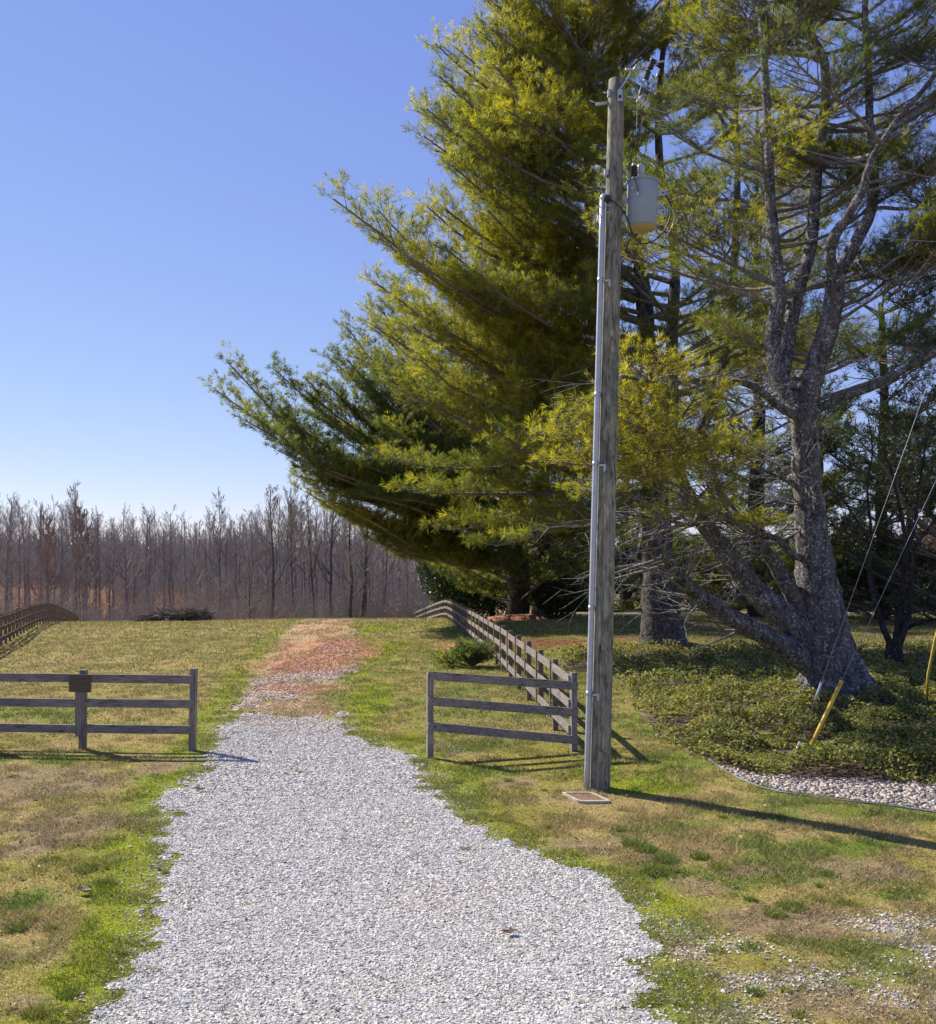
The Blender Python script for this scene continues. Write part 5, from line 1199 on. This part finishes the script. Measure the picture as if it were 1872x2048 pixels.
# guy wires
M_strand = m_plain('steel_strand', (.22, .24, .27), .5, .4, .3, 30)
def guy(bpx, bpy, D0, tpz, label, guard=None, sleeve=None):
    a = P(bpx, bpy, D0); b = np.array((OX, OY, tpz)); v = b - a
    a = a - v / np.linalg.norm(v) * .35
    t = thing('guy_wire', label, 'guy wire', tuple(a), 'guy wires of the right pole'); v = b - a; L = np.linalg.norm(v); d = v / L
    MB().tube([a, a + d * .7], .012, 6).build('anchor_rod', M_galv, t, smooth=True)
    MB().tube([a + d * .5, b], .0045, 5).build('strand', M_strand, t, smooth=True)
    if guard:
        p0 = a + d * guard[0]; p1 = a + d * guard[1]; MB().tube([p0, p1], .033, 10).build('guard', M_yellow, t, smooth=True)
    if sleeve:
        for s0, s1, r in sleeve: MB().tube([a + d * s0, a + d * s1], r, 8).build('grip', M_porc, t, smooth=True)
    return t
guy(1583, 1532, 14.6, 9.9, 'bare steel guy wire with pale grips in front of the big pine', None, [(.45, .75, .028), (1.45, 1.75, .022)])
guy(1608, 1522, 14.9, 7.0, 'guy wire with a long bright yellow guard in front of the big pine', (.35, 1.82))
e0 = np.array(g(1855, 1405)); t = thing('guy_wire', 'partly visible guy wire with a yellow guard at the right edge', 'guy wire', (e0[0], e0[1], float(zt(*e0))))
De = e0[1]
MB().tube([P(1853, 1408, De), P(1856, 1350, De), P(1870, 1280, De), P(1886, 1225, De)], .030, 10).build('guard', M_yellow_d, t, smooth=True)
MB().tube([P(1880, 1240, De), P(1930, 1050, De - 2), P(1960, 900, De - 4), (OX, OY + .1, 6.5)], .006, 5).build('strand', M_galv, t, smooth=True)

# ------------------------------------------------------------------ utility box lid in the lawn
ux, uy = g(1171, 1598); uz = float(zt(ux, uy)) + .012
t = thing('utility_box_lid', 'small rusty utility lid with a pale rim in the grass at the pole foot', 'utility lid', (ux, uy, uz))
def rrect(w_, d_, c_, n=6):
    out = []
    for sx, sy, a0 in ((1, 1, 0), (-1, 1, 90), (-1, -1, 180), (1, -1, 270)):
        for k in range(n): a = math.radians(a0 + 90 * k / (n - 1)); out.append((sx * (w_ / 2 - c_) + c_ * math.cos(a), sy * (d_ / 2 - c_) + c_ * math.sin(a)))
    return out
def plate(outl, z0, z1, shear=-.42, inner=None, mb=None):
    m = MB(); n = len(outl); pts = [(ux + x_ + shear * y_, uy + y_) for x_, y_ in outl]
    if inner is None:
        m.add([(x_, y_, z0) for x_, y_ in pts] + [(x_, y_, z1) for x_, y_ in pts] + [(ux, uy, z1)], f4=[(i, (i + 1) % n, n + (i + 1) % n, n + i) for i in range(n)], f3=[(2 * n, n + i, n + (i + 1) % n) for i in range(n)])
    else:
        ip = [(ux + x_ + shear * y_, uy + y_) for x_, y_ in inner]
        m.add([(x_, y_, z0) for x_, y_ in pts] + [(x_, y_, z1) for x_, y_ in pts] + [(x_, y_, z1) for x_, y_ in ip] + [(x_, y_, z0) for x_, y_ in ip],
              f4=[(i, (i + 1) % n, n + (i + 1) % n, n + i) for i in range(n)] + [(n + i, n + (i + 1) % n, 2 * n + (i + 1) % n, 2 * n + i) for i in range(n)] + [(2 * n + i, 2 * n + (i + 1) % n, 3 * n + (i + 1) % n, 3 * n + i) for i in range(n)])
    return m
ou = rrect(.45, .50, .09); inn = rrect(.36, .41, .05)
plate(ou, uz - .06, uz + .025, inner=inn).build('rim', m_plain('pale_polymer_rim', (.40, .36, .28), .8, 0, .15, 20), t)
plate(rrect(.358, .408, .05), uz - .06, uz + .013).build('cover', M_rust, t)

# ------------------------------------------------------------------ fallen leaves
def leaf(px, py, s, label, mat, rz):
    x_, y_ = g(px, py); z_ = float(zt(x_, y_)) + .03; m = MB(); c, s_ = math.cos(rz), math.sin(rz); v = []
    for i, u in enumerate(np.linspace(-1, 1, 7)):
        w_ = s * .38 * (1 - u * u) ** .7 + .003; bend = s * .35 * u * u
        for k in (-1, 0, 1): lx, ly = u * s, k * w_; v.append((x_ + lx * c - ly * s_, y_ + lx * s_ + ly * c, z_ + bend + abs(k) * w_ * .7))
    f = [(i * 3 + k, i * 3 + k + 1, i * 3 + k + 4, i * 3 + k + 3) for i in range(6) for k in range(2)]
    m.add(v, f4=f); solo('fallen_leaf', m, mat, (x_, y_, z_), label, 'leaf', smooth=True)
M_dl = m_plain('dead_leaf', (.13, .07, .045), .8, 0, .3, 30)
leaf(1020, 1873, .07, 'curled brown leaf lying alone on the grey gravel', M_dl, .3)
leaf(168, 1790, .09, 'dark curled leaf in the grass left of the driveway', m_plain('dark_leaf', (.04, .035, .035), .7), 2.8)
leaf(400, 1584, .09, 'thin brown leaf at the left edge of the gravel', M_dl, .1)
leaf(1745, 1628, .07, 'brown leaf on the lawn below the pebble strip', M_dl, .5)
